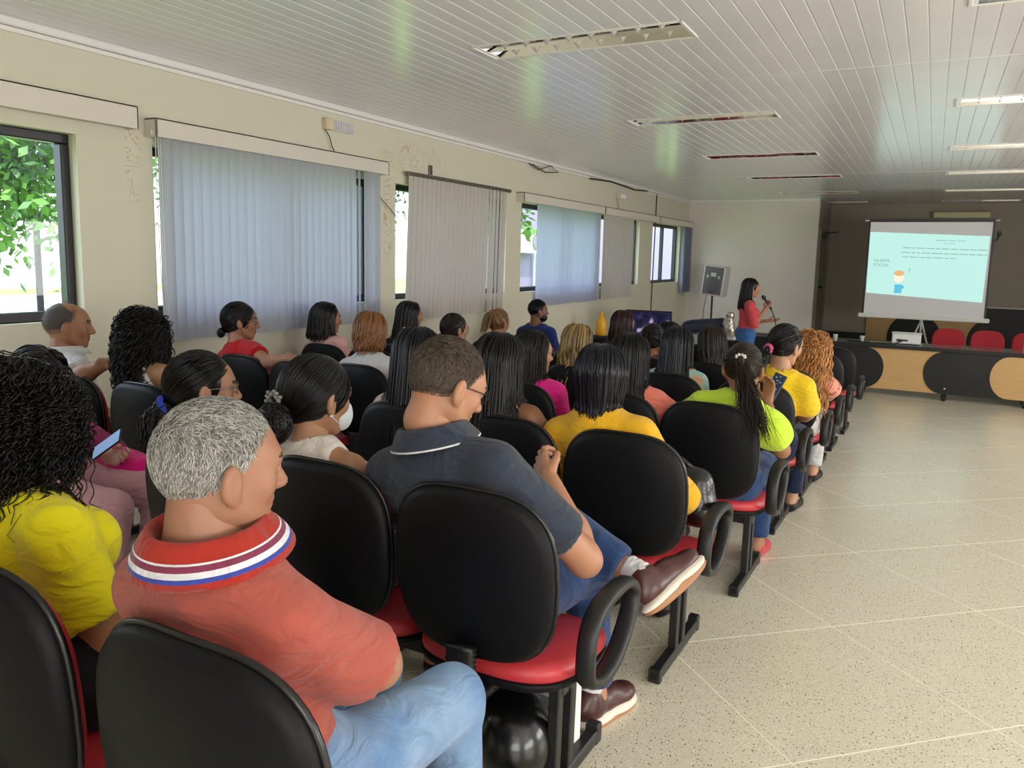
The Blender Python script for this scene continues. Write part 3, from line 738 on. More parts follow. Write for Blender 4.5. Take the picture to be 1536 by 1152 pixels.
def person(name_label, X, Yc, head, depth, yaw=0, hy=0, hp=0, hr=0, female=True, skin=(176, 124, 92), g=1.0, sw=None, hs=1.0,
           top=None, bottom=(40, 52, 84), hair=None, arms=None, legs=None, shoes=(40, 36, 34), group=None, seed=1, standing=False, ty=0., extras=None, fold=.0042, root_z=None, drop=None, neck=.62, hips=(0, -.05, .535), label_only=None):
    """one seated (or standing) figure: continuous skin body; hair, eyes and clothes are its children"""
    rng = np.random.default_rng(seed)
    loc = (X, Yc, fz(Yc) if root_z is None else root_z); rot = (0 if standing else -SLOPE_A, 0, yaw)
    Mw = Matrix.Translation(loc) @ (Matrix.Rotation(rot[0], 4, 'X') @ Matrix.Rotation(yaw, 4, 'Z'))
    body_me = None
    Hm = np.array(Mw.inverted() @ Vector(head))
    Rh = rotm(hy, hp, hr)
    H = Hm-Rh@v3(0, -.014, .122)*hs+Rh@v3(0, 0, 0)
    hd = lambda x, y, z: H+Rh@v3(x, y, z)*hs
    sw = sw or (.146 if female else .170)
    hres = float(np.clip(.0019*depth, .0042, .0105)); bres = float(np.clip(.0042*depth, .0085, .021))
    P0 = v3(*hips)
    N = H+Rh@v3(0, -.030, -.100)*hs*.5+v3(0, -.030, -.125)*hs*neck
    u = nrm(N-P0); L = np.linalg.norm(N-P0); r0 = v3(math.cos(ty), math.sin(ty), 0); fw = nrm(np.cross(u, r0)); rt = np.cross(fw, u); RT = np.stack([rt, fw, u], 1)
    tp = lambda a, b, c: P0+rt*a+fw*b+u*c
    gw = g*(.92 if female else 1.0)
    Sh = {s: N-u*(drop or (.088 if female else .108))+rt*s*sw-fw*.005 for s in (-1, 1)}
    if arms is None: arms = {}
    Ar = {}
    for s in (-1, 1):
        a = arms.get(s, {})
        E = a.get('e'); Wr = a.get('w')
        E = Sh[s]+rt*s*.055+fw*.06-v3(0, 0, .255) if E is None else np.asarray(E, float)
        Wr = v3(s*.10, .17, .60) if Wr is None else np.asarray(Wr, float)
        Ar[s] = (E, Wr, a)
    def torso(S, o, up=True):
        S.el(tp(0, 0, -.0), (.168*gw+o, .118*g+o, .115+o), RT, k=.03)
        S.el(tp(0, .012*g, L*.33), ((.122 if female else .14)*gw+o, .098*g+o, .16+o), RT, k=.04)
        S.el(tp(0, 0, L*.68), ((.130 if female else .152)*gw+o, .094*g+o, .16+o), RT, k=.035)
        S.el(tp(0, -.005, L*.80), (sw*.86+o, .068*g+o, .072+o), RT, k=.035)
        if female:
            for s in (-1, 1): S.el(tp(s*.07, .085, L*.60), (.06*g+o, .055*g+o, .06*g+o), RT, k=.03)
    def legpts(s):
        l = (legs or {}).get(s, {}); hip = P0+v3(s*.092, .01, -.03)
        if standing: return hip, np.asarray(l.get('k', (s*.09, .02, .48))), np.asarray(l.get('a', (s*.09, .0, .09))), np.asarray(l.get('t', (s*.11, .15, .03)))
        K = np.asarray(l.get('k', (s*.115, .40, .50))); An = np.asarray(l.get('a', (s*.11, .40, .10))); Tt = np.asarray(l.get('t', An+v3(s*.02, .15, -.06)))
        return hip, K, An, Tt
    # --- skin
    B = SDF(); torso(B, -.006)
    B.rc(hd(0, -.022, -.045), N-u*.01, .050 if female else .057, .054 if female else .062, k=.03)
    for s in (-1, 1):
        B.rc(N-u*.012, Sh[s], .034, .044, k=.03)
        E, Wr, a = Ar[s]; ag = (.9 if female else 1.0)*g*a.get('g', 1)
        B.rc(Sh[s], E, .049*ag, .040*ag, k=.025); B.rc(E, E+(Wr-E)*.35, .041*ag, .040*ag, k=.02); B.rc(E+(Wr-E)*.3, Wr, .040*ag, .027*ag, k=.03)
        hip, K, An, Tt = legpts(s)
        B.rc(hip, K, .082*g, .056*g, k=.05); B.rc(K, K+(An-K)*.35, .054*g, .052*g, k=.03); B.rc(K+(An-K)*.3, An, .052*g, .034, k=.03)
        hl = An-nrm(Tt-An)*.03+v3(0, 0, -.045) if not (legs or {}).get(s, {}).get('free') else An
        fr_ = .016 if (legs or {}).get(s, {}).get('free') else .031; B.rc(hl, Tt, fr_, fr_, k=.03); B.rc(An, hl, .034, .034, k=.03)
    V, Q = B.mesh(bres)
    parts = [(V, Q, 0)]
    # --- head
    S = SDF(); e = lambda c, r, **k: S.el(hd(*c), np.array(r)*hs, Rh, **{**dict(k=.02), **k}); q = lambda a, b, ra, rb, **k: S.rc(hd(*a), hd(*b), ra*hs, rb*hs, **{**dict(k=.02), **k})
    jw = .9 if female else 1.0
    e((0, -.014, .028), (.075, .096, .09)); e((0, .028, -.028), (.060*jw, .064, .08), k=.03); e((0, .045, .03), (.062, .045, .055), k=.03)
    q((0, .062, -.088), (0, .056, -.086), .022*jw, .024*jw, k=.025)
    for s in (-1, 1):
        q((s*.058*jw, .0, -.05), (s*.018, .055, -.09), .018, .016, k=.03); e((s*.042, .055, -.02), (.022, .022, .022), k=.025)
        e((s*.030, .092, .008), (.016, .012, .011), k=.012, mode='s')
        e((s*.030, .079, .008), (.0125, .0125, .0125), k=.004)
        ear = rotm(s*.5, 0, 0); S.el(hd(s*.084, -.008, -.008), v3(.012, .022, .034)*hs, Rh@ear, k=.008); S.el(hd(s*.097, .0, -.002), v3(.008, .012, .020)*hs, Rh@ear, k=.006, mode='s'); e((s*.077, -.0, -.036), (.008, .009, .010), k=.008)
    q((-.032, .081, .026), (.032, .081, .026), .011, .011, k=.02)
    q((0, .090, .012), (0, .108, -.026), .0085, .0135, k=.012); e((-.012, .097, -.030), (.009, .011, .008), k=.008); e((.012, .097, -.030), (.009, .011, .008), k=.008)
    e((0, .084, -.053), (.024, .013, .0075), k=.007); e((0, .082, -.064), (.021, .013, .0075), k=.006); e((0, .0985, -.0585), (.026, .009, .0022), k=.004, mode='s')
    q((0, -.022, -.03), None or (0, -.026, -.10), .049 if female else .055, .050 if female else .057, k=.03)
    V, Q = S.mesh(hres)
    hl = (V-H)@Rh/hs; fc = hl[Q].mean(1)
    lip = (((fc-[0, .092, -.0585])/[.024, .02, .012])**2).sum(1) < 1
    brow = (np.abs(np.abs(fc[:, 0])-.032) < .019) & (np.abs(fc[:, 2]-.031+np.abs(np.abs(fc[:, 0])-.03)*.12) < .0042) & (fc[:, 1] > .06)
    eyei = (((np.abs(fc[:, 0])-.030)/.0125)**2+((fc[:, 2]-.008)/.0055)**2 < 1) & (fc[:, 1] > .07)
    iris = (((np.abs(fc[:, 0])-.030)/.0055)**2+((fc[:, 2]-.008)/.0055)**2 < 1) & (fc[:, 1] > .07)
    mi = np.zeros(len(Q), int); mi[lip] = 1; mi[brow] = 2; mi[eyei] = 3; mi[iris] = 2
    parts.append((V, Q, mi))
    # --- hands
    for s in (-1, 1):
        E, Wr, a = Ar[s]; hh = a.get('hand', {})
        if hh is None: continue
        F = SDF(); fd = hh.get('fd', nrm(Wr-E)+v3(-s*.3, .2, -.1)); th = hh.get('th', v3(-s*1.0, .3, .25))
        hand_sdf(F, Wr, fd, np.asarray(th, float), hh.get('curl', .5), hh.get('size', .92 if female else 1.02), hh.get('spread', .1), hh.get('tc', .4), hh.get('curls'))
        if s*hh.get('flip', 1) and False: pass
        V, Q = F.mesh(float(np.clip(.0016*depth, .0034, .006))); parts.append((V, Q, 0))
    vs, qs, ms = [], [], []; b = 0
    for V, Q, m in parts:
        vs.append(V); qs.append(Q+b); ms.append(np.full(len(Q), m) if np.isscalar(m) else m); b += len(V)
    lips = tuple(int(c*f) for c, f in zip(skin, (.86, .62, .62))); dk = bpy.data.materials.get('brow_dark') or mat('brow_dark', (34, 26, 22), .6); wh = bpy.data.materials.get('eye_white') or mat('eye_white', (225, 220, 214), .25)
    me = mesh_np('person', np.concatenate(vs), np.concatenate(qs), mats=[skin_mat(skin), skin_mat(lips), dk, wh], matidx=np.concatenate(ms))
    root = link('person', me, None, loc, rot, label=name_label, cat='person', group=group)
    root.matrix_basis = Mw
    # --- top
    T = None
    if top:
        T = SDF(); o = top.get('o', .010); torso(T, o)
        sl = top.get('sleeve', .45)
        for s in (-1, 1):
            E, Wr, a = Ar[s]; ag = (.9 if female else 1.0)*g*a.get('g', 1); ob = o*.7+top.get('loose', .006)*.7
            if sl > 0:
                T.rc(N-u*.012, Sh[s], .038, .048+o*.5, k=.03)
                d = nrm(E-Sh[s]); t = min(sl, 1)
                cut = [(Sh[s]+(E-Sh[s])*t, d)] if sl < 1 else []
                flare = top.get('flare', .010)
                T.rc(Sh[s], Sh[s]+(E-Sh[s])*min(1, t+.12), .049*ag+ob, .042*ag+ob+flare*(sl < 1), k=.04, cut=cut)
                if top.get('puff'): T.el(Sh[s]+(E-Sh[s])*.35+rt*s*.01, (.075, .075, .085), None, k=.04)
                if sl > 1:
                    t = sl-1; d = nrm(Wr-E); T.rc(E, E+(Wr-E)*min(1, t+.1), .042*ag+ob, .036*ag+ob, k=.03, cut=[(E+(Wr-E)*t, d)] if t < 1 else [])
            else:
                w = top.get('strap', .78)
                T.rc(N-u*.012, N+(Sh[s]-N)*w, .038, .040, k=.03, cut=[(N+(Sh[s]-N)*w, nrm(rt*s))])
        nk = top.get('neck', 'crew'); rn = .054 if female else .066
        if nk in ('crew', 'polo'): T.rc(N-u*.02+fw*.008, N+u*.14+fw*.05, rn+.008, rn+.02, k=.012, mode='s')
        elif nk == 'scoop': T.el(N+u*.02+fw*.0, (.095, .10, .075), RT, k=.02, mode='s')
        elif nk == 'low': T.el(N+u*.01-fw*.02, (.115, .12, .15), RT, k=.02, mode='s')
        if sl <= 0:
            for s in (-1, 1): T.rc(Sh[s]+rt*s*(.03-.165*(1-top.get('strap', .78)))+u*.03, Sh[s]+rt*s*.035-u*.16+fw*.01, .055, .05, k=.01, mode='s')
        hem = top.get('hem', -.03)
        T.el(tp(0, 0, hem-.5), (.6, .6, .5), RT, k=.01, mode='s')
        V, Q = T.mesh(bres*.92, folds(fold*top.get('fold', 1), seed))
        link('shirt', mesh_np('shirt', V, Q, mats=[top['m']]), root)
    # --- bottom
    if bottom is not None:
        bm_ = bottom if not isinstance(bottom, tuple) else cloth_mat('trousers_%d_%d_%d' % bottom, bottom, .85, noise=(9, .18))
        Tb = SDF(); o = .011
        Tb.el(tp(0, 0, -.0), (.175*gw+o, .128*g+o, .125+o), RT, k=.05)
        for s in (-1, 1):
            hip, K, An, Tt = legpts(s); cutp = (K+(An-K)*(legs or {}).get(s, {}).get('len', .93), nrm(An-K))
            Tb.rc(hip, K, .086*g+o, .062*g+o, k=.05); Tb.rc(K, An, .060*g+o, .050+o, k=.03, cut=[cutp])
        Tb.el(tp(0, 0, .60), (.4, .4, .5), RT, k=.01, mode='s')
        V, Q = Tb.mesh(bres*.95, folds(.0035, seed+3)); link('trousers', mesh_np('trousers', V, Q, mats=[bm_]), root)
    # --- shoes
    if shoes is not None:
        sm = shoes if not isinstance(shoes, tuple) else cloth_mat('shoe_%d_%d_%d' % shoes, shoes, .4, bump=(80, .05), sheen=0)
        for s in (-1, 1):
            hip, K, An, Tt = legpts(s)
            if (legs or {}).get(s, {}).get('free'): continue
            F = SDF(); f = nrm((Tt-An)*[1, 1, 0]); hl = An-f*.03; hl = v3(hl[0], hl[1], .038); tt = v3(Tt[0], Tt[1], .033)
            F.rc(hl, tt, .040, .040, k=.02); F.rc(v3(An[0], An[1], .06), v3(An[0], An[1], .085), .042, .04, k=.03); F.el((0, 0, -.5), (3, 3, .5), k=.004, mode='s')
            V, Q = F.mesh(float(np.clip(.003*depth, .006, .012))); link('shoe', mesh_np('shoe', V, Q, mats=[sm]), root)
    # --- hair
    if hair:
        kind = hair['k']; hm = hair['m']; Hh = SDF(); ex = lambda c, r, **k: Hh.el(hd(*c), np.array(r)*hs, Rh, **{**dict(k=.02), **k})
        o = hair.get('o', .010)
        ex((0, -.014, .028), (.076+o, .097+o, .091+o))
        if kind == 'short':
            ex((0, .075, -.05), (.095, .075+hair.get('recede', 0)*.9, .1), mode='s', k=.025); Hh.rc(hd(-.09, .022, -.062), hd(.09, .022, -.062), .050*hs, .050*hs, mode='s', k=.025); ex((0, -.02, -.13), (.12, .14, .072), mode='s', k=.01)
            if hair.get('recede', 0) > .03: ex((0, .085, .12), (.07, .10, .065), mode='s', k=.03); ex((0, .12, 0), (.11, .085, .14), mode='s', k=.03)
        else:
            ex((0, .088, -.045), (.074, .075, .105), mode='s', k=.012); ex((0, -.0, -.15), (.13, .14, .075), mode='s', k=.012)
        st = []
        D = dict(hair.get('d', {})); n = int(hair.get('n', 200))
        if kind == 'short': st.append(st_short(rng, n, hair.get('ln', .02), hair.get('rad', .0014), **D))
        elif kind == 'long':
            zl = hair.get('z', -.34)
            if zl < -.16: ex((0, -.058, -.05+zl*.25), (.086, .052, .10-zl*.22), k=.03)
            else: ex((0, -.03, -.03), (.088, .078, .10), k=.03); ex((0, .088, -.045), (.074, .07, .105), mode='s', k=.012)
            st.append(st_fall(rng, n, zl, **D))
        elif kind in ('tail', 'bun'):
            tie = np.array(hair.get('tie', (0, -.125, .02))); st.append(st_pull(rng, n, tie, off=o+.002, rad=hair.get('rad', .003)))
            if kind == 'tail':
                tl = dict(ln=.25, width=.024); tl.update(hair.get('t', {})); m2 = tl.pop('n', 120); st.append(st_tail(rng, m2, tie, **tl))
                dn = nrm(tl.get('down', (0, -.25, -1))); ou = tl.get('out', .035)
                Hh.rc(hd(*(tie+[0, -ou*.8, 0])), hd(*(tie+[0, -ou, 0]+dn*tl['ln']*.55)), tl['width']*.45*hs, tl['width']*.55*hs, k=.02)
            else:
                br = hair.get('r', .04); c = tie+np.array([0, -br*.55, 0]); ex(tuple(c), (br, br*.75, br)); st.append(st_bun(rng, hair.get('nb', 60), c, br))
        elif kind == 'curl':
            zl = hair.get('z', -.2); vv = hair.get('vol', .05)
            ex((0, -.03, -.02), (.078+vv*.3, .085+vv*.3, .105+vv*.1), k=.03); ex((0, -.05, zl*.5), (.08+vv*.2, .055+vv*.2, -zl*.38), k=.04)
            ex((0, .10, -.05), (.072, .08, .12), mode='s', k=.02)
            st.append(st_curl(rng, n, zl, **D))
        V, Q = Hh.mesh(hres*1.2); vs, qs = [V], [Q]; b = len(V)
        for P, R in st:
            Pw = H+(P*hs)@Rh.T
            # let falling hair lie on the back and shoulders instead of sinking into them
            fld = T or B; flat = Pw.reshape(-1, 3); msk = flat[:, 2] < H[2]-.075*hs
            if msk.any():
                sub = flat[msk]
                for it in range(3):
                    d = fld.at(sub); bad = d < .004+.004*it*0
                    if not bad.any(): break
                    sp = sub[bad]; ee = .004
                    gr = np.stack([fld.at(sp+np.eye(3)[i]*ee)-fld.at(sp-np.eye(3)[i]*ee) for i in range(3)], 1); gr /= np.maximum(np.linalg.norm(gr, axis=1, keepdims=True), 1e-6)
                    gr[:, 2] *= .4; sub[bad] = sp+gr*(.006-d[bad])[:, None]
                flat[msk] = sub
            V, Q = tubes(flat.reshape(Pw.shape), R*hs, hair.get('sides', 4)); vs.append(V); qs.append(Q+b); b += len(V)
        link('hair', mesh_np('hair', np.concatenate(vs), np.concatenate(qs), mats=[hm]), root)
    info = dict(root=root, H=H, Rh=Rh, hd=hd, N=N, u=u, rt=rt, fw=fw, RT=RT, tp=tp, Sh=Sh, Ar=Ar, P0=P0, L=L, Mw=Mw, hs=hs, T=T, B=B)
    return info
M_lens = glass(); 
M_wire = mat('thin_metal_wire', (150, 140, 130), .3, metal=.9)
def glasses(I, m=None, r=.022):
    hd = I['hd']; mb = MB()
    for s in (-1, 1):
        pts = [hd(s*.031+r*1.15*math.cos(w), .101-.006*abs(math.cos(w)), .006+r*.85*math.sin(w)) for w in np.linspace(0, 6.2832, 17)]
        mb.tube(pts, .0017, 5, caps=False)
        mb.tube([hd(s*.056, .096, .01), hd(s*.074, .06, .012), hd(s*.083, .0, .010), hd(s*.083, -.014, -.004)], .0019, 5)
    mb.tube([hd(-.008, .104, .009), hd(0, .109, .012), hd(.008, .104, .009)], .0015, 5)
    o = mb.build('glasses', m or M_wire, I['root'])
    mb = MB()
    for s in (-1, 1):
        mb.add([hd(s*.031+r*1.1*math.cos(w), .100-.006*abs(math.cos(w)), .006+r*.8*math.sin(w)) for w in np.linspace(0, 6.2832, 13)[:-1]], [tuple(range(12))])
    mb.build('lenses', M_lens, o)
def collar(I, mats, w=.045, r=(.070, .074), flare=.024, stripes=((0, 1.0),), open_=.25):
    """folded polo collar: stand and fall in one band, open at the throat; stripes = (material, share of the fall)"""
    N, u, rt, fw = I['N'], I['u'], I['rt'], I['fw']; n = 40
    prof = [(-.004, -.012), (.0, .012), (.003, .026), (.008, .033), (.014, .032), (.019, .026)]; mi = [0]*5
    e = np.array([.019+flare, .026-w]); b = np.array([.019, .026]); acc = 0
    for m, f in stripes:
        acc += f; p = b+(e-b)*acc; prof.append((p[0]+.004*math.sin(acc*3.1), p[1])); mi.append(m)
    prof.append((e[0]-.004, e[1]-.001)); mi.append(stripes[-1][0]); prof.append((.016, .018)); mi.append(0)
    V = []; k = len(prof)
    for i in range(n+1):
        a = -math.pi+open_+(2*math.pi-2*open_)*i/n; back = math.cos(a)
        for dr, dz in prof:
            V.append(N+fw*.012+rt*math.sin(a)*(r[0]+dr*1.1)-fw*back*(r[1]+dr)+u*(dz+.014*back-.010))
    mb = MB()
    for j in range(k-1):
        mb.m = mi[j]; F = [(i*k+j, i*k+j+1, (i+1)*k+j+1, (i+1)*k+j) for i in range(n)]
        if j == 0: mb.add(V, F, True)
        else:
            for f in F: mb.f.append(f); mb.mi.append(mi[j]); mb.sm.append(True)
    return mb.build('collar', mats, I['root'])
# ------------------------------------------------------------------ beam seating
def vinyl(name, rgb):
    m = mat(name, rgb, .38, .45, bump=(260, .12), noise=(6, .08)); return m
M_red = vinyl('red_vinyl', (192, 54, 62)); M_shell = mat('black_textured_shell', (9, 10, 14), .5, .2, bump=(500, .05)); M_trim = mat('black_edge_trim', (12, 12, 13), .3, .5)
M_arm = mat('black_polyurethane', (30, 30, 30), .42, .4)
def back_outline(n=48):
    out = []
    for i in range(n):
        a = 2*math.pi*i/n; c, s = math.cos(a), math.sin(a); p = 2/3.3
        x = math.copysign(abs(c)**p, c)*.232; z = math.copysign(abs(s)**p, s)*.225
        x *= 1-.09*(-z/.225 if z < 0 else 0)**1.5-.05*(z/.225 if z > 0 else 0)**2
        out.append((x, z))
    return out
def curve_back(x, z): return -.030*(1-(x/.235)**2)+.014*(z/.225)**2-.0
def rings(ol, spec):
    """closed lens-like solid from scaled copies of an outline: spec=[(scale, yoffset)]"""
    V = []; F = []; n = len(ol)
    for s, y in spec:
        for x, z in ol: V.append((x*s, y+curve_back(x*s, z*s), z*s))
    for i in range(len(spec)-1):
        for k in range(n): F.append((i*n+k, i*n+(k+1) % n, (i+1)*n+(k+1) % n, (i+1)*n+k))
    a = len(V); V.append((0, spec[0][1]+curve_back(0, 0), 0)); F += [(a, (k+1) % n, k) for k in range(n)]
    b = len(V); V.append((0, spec[-1][1]+curve_back(0, 0), 0)); m = (len(spec)-1)*n; F += [(b, m+k, m+(k+1) % n) for k in range(n)]
    return V, F
OL = back_outline()
TILT = Matrix.Translation((0, -.247, .665)) @ Matrix.Rotation(math.radians(7), 4, 'X')
mb = MB(); V, F = rings(OL, [(.5, -.026), (.9, -.024), (.965, -.019), (.992, -.010), (1.0, 0), (.99, .006), (.9, .007), (.5, .007)]); mb.add(V, F, True, TILT)
ME_shell = mb.mesh('backrest', M_shell)
mb = MB()
pts = [(x*1.0, curve_back(x, z)+.004, z) for x, z in OL]; pts.append(pts[0]); pts.append(pts[1])
mb.tube([TILT @ Vector(p) for p in pts], .0065, 6, caps=False); ME_trim = mb.mesh('edge_trim', M_trim)
mb = MB(); V, F = rings(OL, [(.5, .004), (.96, .004), (.985, .011), (.99, .022), (.965, .036), (.9, .044), (.7, .047), (.35, .048)]); mb.add(V, F, True, TILT @ Matrix.Diagonal((.975, 1, .975, 1)))
ME_bcush = mb.mesh('back_cushion', M_red)
def seat_outline(n=48):
    out = []
    for i in range(n):
        a = 2*math.pi*i/n; c, s = math.cos(a), math.sin(a); p = 2/3.6
        x = math.copysign(abs(c)**p, c)*.242; y = math.copysign(abs(s)**p, s)*.225
        x *= 1-.10*(-y/.225 if y < 0 else 0)**2
        out.append((x, y))
    return out
SOL = seat_outline()
def seat_rings(spec):
    V = []; F = []; n = len(SOL)
    for s, z, wav in spec:
        for x, y in SOL:
            xx, yy = x*s, y*s; V.append((xx, yy, z+wav*(-.022*max(0, yy/.225)**2.2+.012*max(0, -yy/.225)**2-.006*(1-(xx/.24)**2))))
    for i in range(len(spec)-1):
        for k in range(n): F.append((i*n+k, i*n+(k+1) % n, (i+1)*n+(k+1) % n, (i+1)*n+k))
    a = len(V); V.append((0, 0, spec[0][1])); F += [(a, (k+1) % n, k) for k in range(n)]
    m = (len(spec)-1)*n; b = len(V); V.append((0, 0, spec[-1][1]-.006*spec[-1][2])); F += [(b, m+k, m+(k+1) % n) for k in range(n)]
    return V, F
mb = MB(); V, F = seat_rings([(.5, .352, .4), (.93, .354, .7), (.985, .362, 1), (1.0, .374, 1), (.985, .380, 1), (.5, .38, 1)]); mb.add(V, F, True); ME_seat = mb.mesh('seat', M_shell)
mb = MB(); V, F = seat_rings([(.5, .378, 1), (.95, .378, 1), (.985, .386, 1), (.99, .402, 1), (.965, .420, 1), (.88, .430, 1), (.5, .434, 1)]); mb.add(V, F, True); ME_cush = mb.mesh('seat_cushion', M_red)
# accordion cover of the back support
mb = MB(); pr = []
path = [Vector((0, -.12, .335)), Vector((0, -.20, .332)), Vector((0, -.255, .345)), Vector((0, -.285, .385)), Vector((0, -.290, .44)), Vector((0, -.288, .49))]
P = []; R = []
for i in range(len(path)-1):
    for j in range(8):
        P.append(path[i].lerp(path[i+1], j/8)); R.append(.026 if (len(R) % 2) else .020)
mb.tube(P, R, 10, sx=1.75); ME_bel = mb.mesh('accordion_sleeve', mat('black_rubber', (16, 16, 17), .45))
def arm_mesh():
    """closed rounded loop in the yz plane"""
    ctr0 = [(-.10, .385), (-.155, .42), (-.165, .50), (-.15, .585), (-.105, .632), (-.03, .652), (.06, .655), (.125, .640), (.165, .595), (.16, .54), (.125, .475), (.075, .42), (.02, .385), (-.04, .372)]
    ctr = [(y,   .362+(z-.372)*.77) for y, z in ctr0]
    n = len(ctr); pts = []
    for i in range(n):
        p0, p1, p2, p3 = [Vector((0,)+ctr[(i+k-1) % n]) for k in range(4)]
        for j in range(3):
            t = j/3; pts.append(.5*((2*p1)+(p2-p0)*t+(2*p0-5*p1+4*p2-p3)*t*t+(3*p1-p0-3*p2+p3)*t**3))
    m = len(pts); V = []; F = []; cy = Vector((0, 0, .47)); S = 8
    for i, p in enumerate(pts):
        t = (pts[(i+1) % m]-pts[i-1]).normalized(); o = Vector((0, t.z, -t.y))
        if o.dot(p-cy) < 0: o = -o
        for k in range(S):
            a = 2*math.pi*(k+.5)/S; c, s = math.cos(a), math.sin(a); q = .62
            V.append(p+Vector((1, 0, 0))*(.026*math.copysign(abs(c)**q, c))+o*(.016*math.copysign(abs(s)**q, s)))
    for i in range(m):
        for k in range(S): F.append((i*S+k, i*S+(k+1) % S, ((i+1) % m)*S+(k+1) % S, ((i+1) % m)*S+k))
    mb = MB(); mb.add(V, F, True); return mb.mesh('armrest', M_arm)
ME_arm = arm_mesh()
mb = MB()
mb.box(-.016, .016, -.0575, -.0275, .035, .335, .004); mb.box(-.016, .016, .0275, .0575, .035, .335, .004)
ME_posts = None
mbp = MB(); mbp.box(-.016, .016, -.017, .017, .04, .34, .004); ME_post = mbp.mesh('leg', M_steel)
mbf = MB(); mbf.box(-.02, .02, -.27, .27, .006, .046, .005); mbf.box(-.0205, .0205, .235, .274, .0, .062, .004); mbf.box(-.022, .022, -.272, -.24, .0, .05, .003)
M_hole = mat('hollow_dark', (5, 5, 5), .9)
mbf.m = 1; mbf.box(-.013, .013, -.274, -.27, .014, .04, .001); ME_foot = mbf.mesh('foot_bar', [M_steel, M_hole])
mbb = MB(); mbb.box(-.03, .03, -.09, .09, .335, .356, .003); ME_plate = mbb.mesh('seat_plate', M_steel)
def bench(xs, Yc, label, group, arms=(1,), legs=None, cs=1.0):
    """one beam with its seats, legs and end armrests; xs from the aisle end leftwards"""
    x0 = max(xs); root = empty('bench', (x0, Yc, fz(Yc)), (-SLOPE_A, 0, 0), label=label, cat='bench', group=group)
    mb = MB(); a, b = min(xs)-x0-.12, .18; mb.box(a, b, -.045, -.005, .285, .335, .004); mb.box(a, b, .005, .045, .285, .335, .004); mb.build('beam', M_steel, root)
    for i, x in enumerate(xs):
        dx = x-x0; ry = random.uniform(-.03, .03)
        s = link('seat', ME_seat, root, (dx, 0, 0)); link('seat_cushion', ME_cush, s); link('seat_plate', ME_plate, root, (dx, 0, 0))
        k = link('backrest', ME_shell, root, (dx, 0, 0), (0, 0, ry)); bc = link('back_cushion', ME_bcush, k); bc.scale = (cs, 1, cs); bc.location = (0, 0, .66*(1-cs)-.004); link('edge_trim', ME_trim, k)
        link('accordion_sleeve', ME_bel, root, (dx, 0, 0))
    lx = legs or (min(xs)-x0-.02, .16)
    for x in lx:
        for y in (-.045, .045): link('leg', ME_post, root, (x, y, 0))
        link('foot_bar', ME_foot, root, (x, 0, 0))
    if 1 in arms: link('armrest', ME_arm, root, (.275, .03, 0))
    if -1 in arms: link('armrest', ME_arm, root, (min(xs)-x0-.275, .03, 0))
    return root
GB = 'rows of beam seating with black backs and red cushions'
bench([-.86, -1.40], .935, 'nearest bench, under the man in coral polo and the woman in yellow tee', GB, arms=(), cs=.93)
bench([-.965, -1.44, -1.96], 1.84, 'bench under the man in the dark polo and the masked woman', GB)
bench([-.915, -1.395, -1.88], 2.81, 'bench whose aisle seat holds the woman in mustard sweater', GB)
bench([-.85, -1.32, -1.86], 3.78, 'bench under the woman in the lime green blouse', GB)
bench([-2.45, -2.93], 3.80, 'bench under the auburn-haired woman in white tee', GB, arms=())
bench([-.87, -1.38, -2.0], 4.86, 'bench under the woman in bright yellow blouse with pink hair tie', GB)
bench([-.85, -1.40, -1.86, -2.42], 5.80, 'bench under the woman with long ginger curls', GB)
bench([-.86, -1.40, -2.0, -2.48], 6.82, 'bench under the woman with dark wine-red hair, aisle seat empty', GB)
bench([-.86, -1.40, -1.90], 7.75, 'second bench from the front, all seats empty', GB)
bench([-2.95, -3.75], 7.72, 'bench at the wall under the bearded man in blue', GB, arms=())
bench([-.845, -1.36, -1.9], 8.80, 'front bench nearest the long table, with empty aisle seat', GB)

# ------------------------------------------------------------------ front table, screen and back panel
def wood():
    m = bpy.data.materials.new('light_oak_laminate'); m.use_nodes = True; nt = m.node_tree; b = nt.nodes['Principled BSDF']; N = nt.nodes.new
    tc = N('ShaderNodeTexCoord'); mp = N('ShaderNodeMapping'); mp.inputs['Scale'].default_value = (1.5, 1.5, 22); n = N('ShaderNodeTexNoise'); n.inputs['Scale'].default_value = 2.2; n.inputs['Detail'].default_value = 6
    nt.links.new(tc.outputs['Object'], mp.inputs[0]); nt.links.new(mp.outputs[0], n.inputs['Vector'])
    mx = N('ShaderNodeMix'); mx.data_type = 'RGBA'; mx.inputs[6].default_value = lin((214, 176, 118))+(1,); mx.inputs[7].default_value = lin((190, 148, 92))+(1,)
    nt.links.new(n.outputs['Fac'], mx.inputs[0]); nt.links.new(mx.outputs[2], b.inputs['Base Color']); b.inputs['Roughness'].default_value = .45; return m
M_wood = wood(); M_blk = mat('matt_black_laminate', (24, 25, 26), .5, .4)
M_top = mat('glossy_top_painted_reflection', (104, 116, 110), .12, .6)  # lighter grey-green paints the screen's reflection onto the dark top
YT = 12.5; ZF = fz(12.6)
def arc(cx, cz, rx, rz, a0, a1, n=20): return [(cx+rx*math.cos(a0+(a1-a0)*i/n), cz+rz*math.sin(a0+(a1-a0)*i/n)) for i in range(n+1)]
tb = empty('conference_table', (-.79, YT, ZF), label='long front table with oak and black oval panels', cat='table')
H = .70; zb = .10
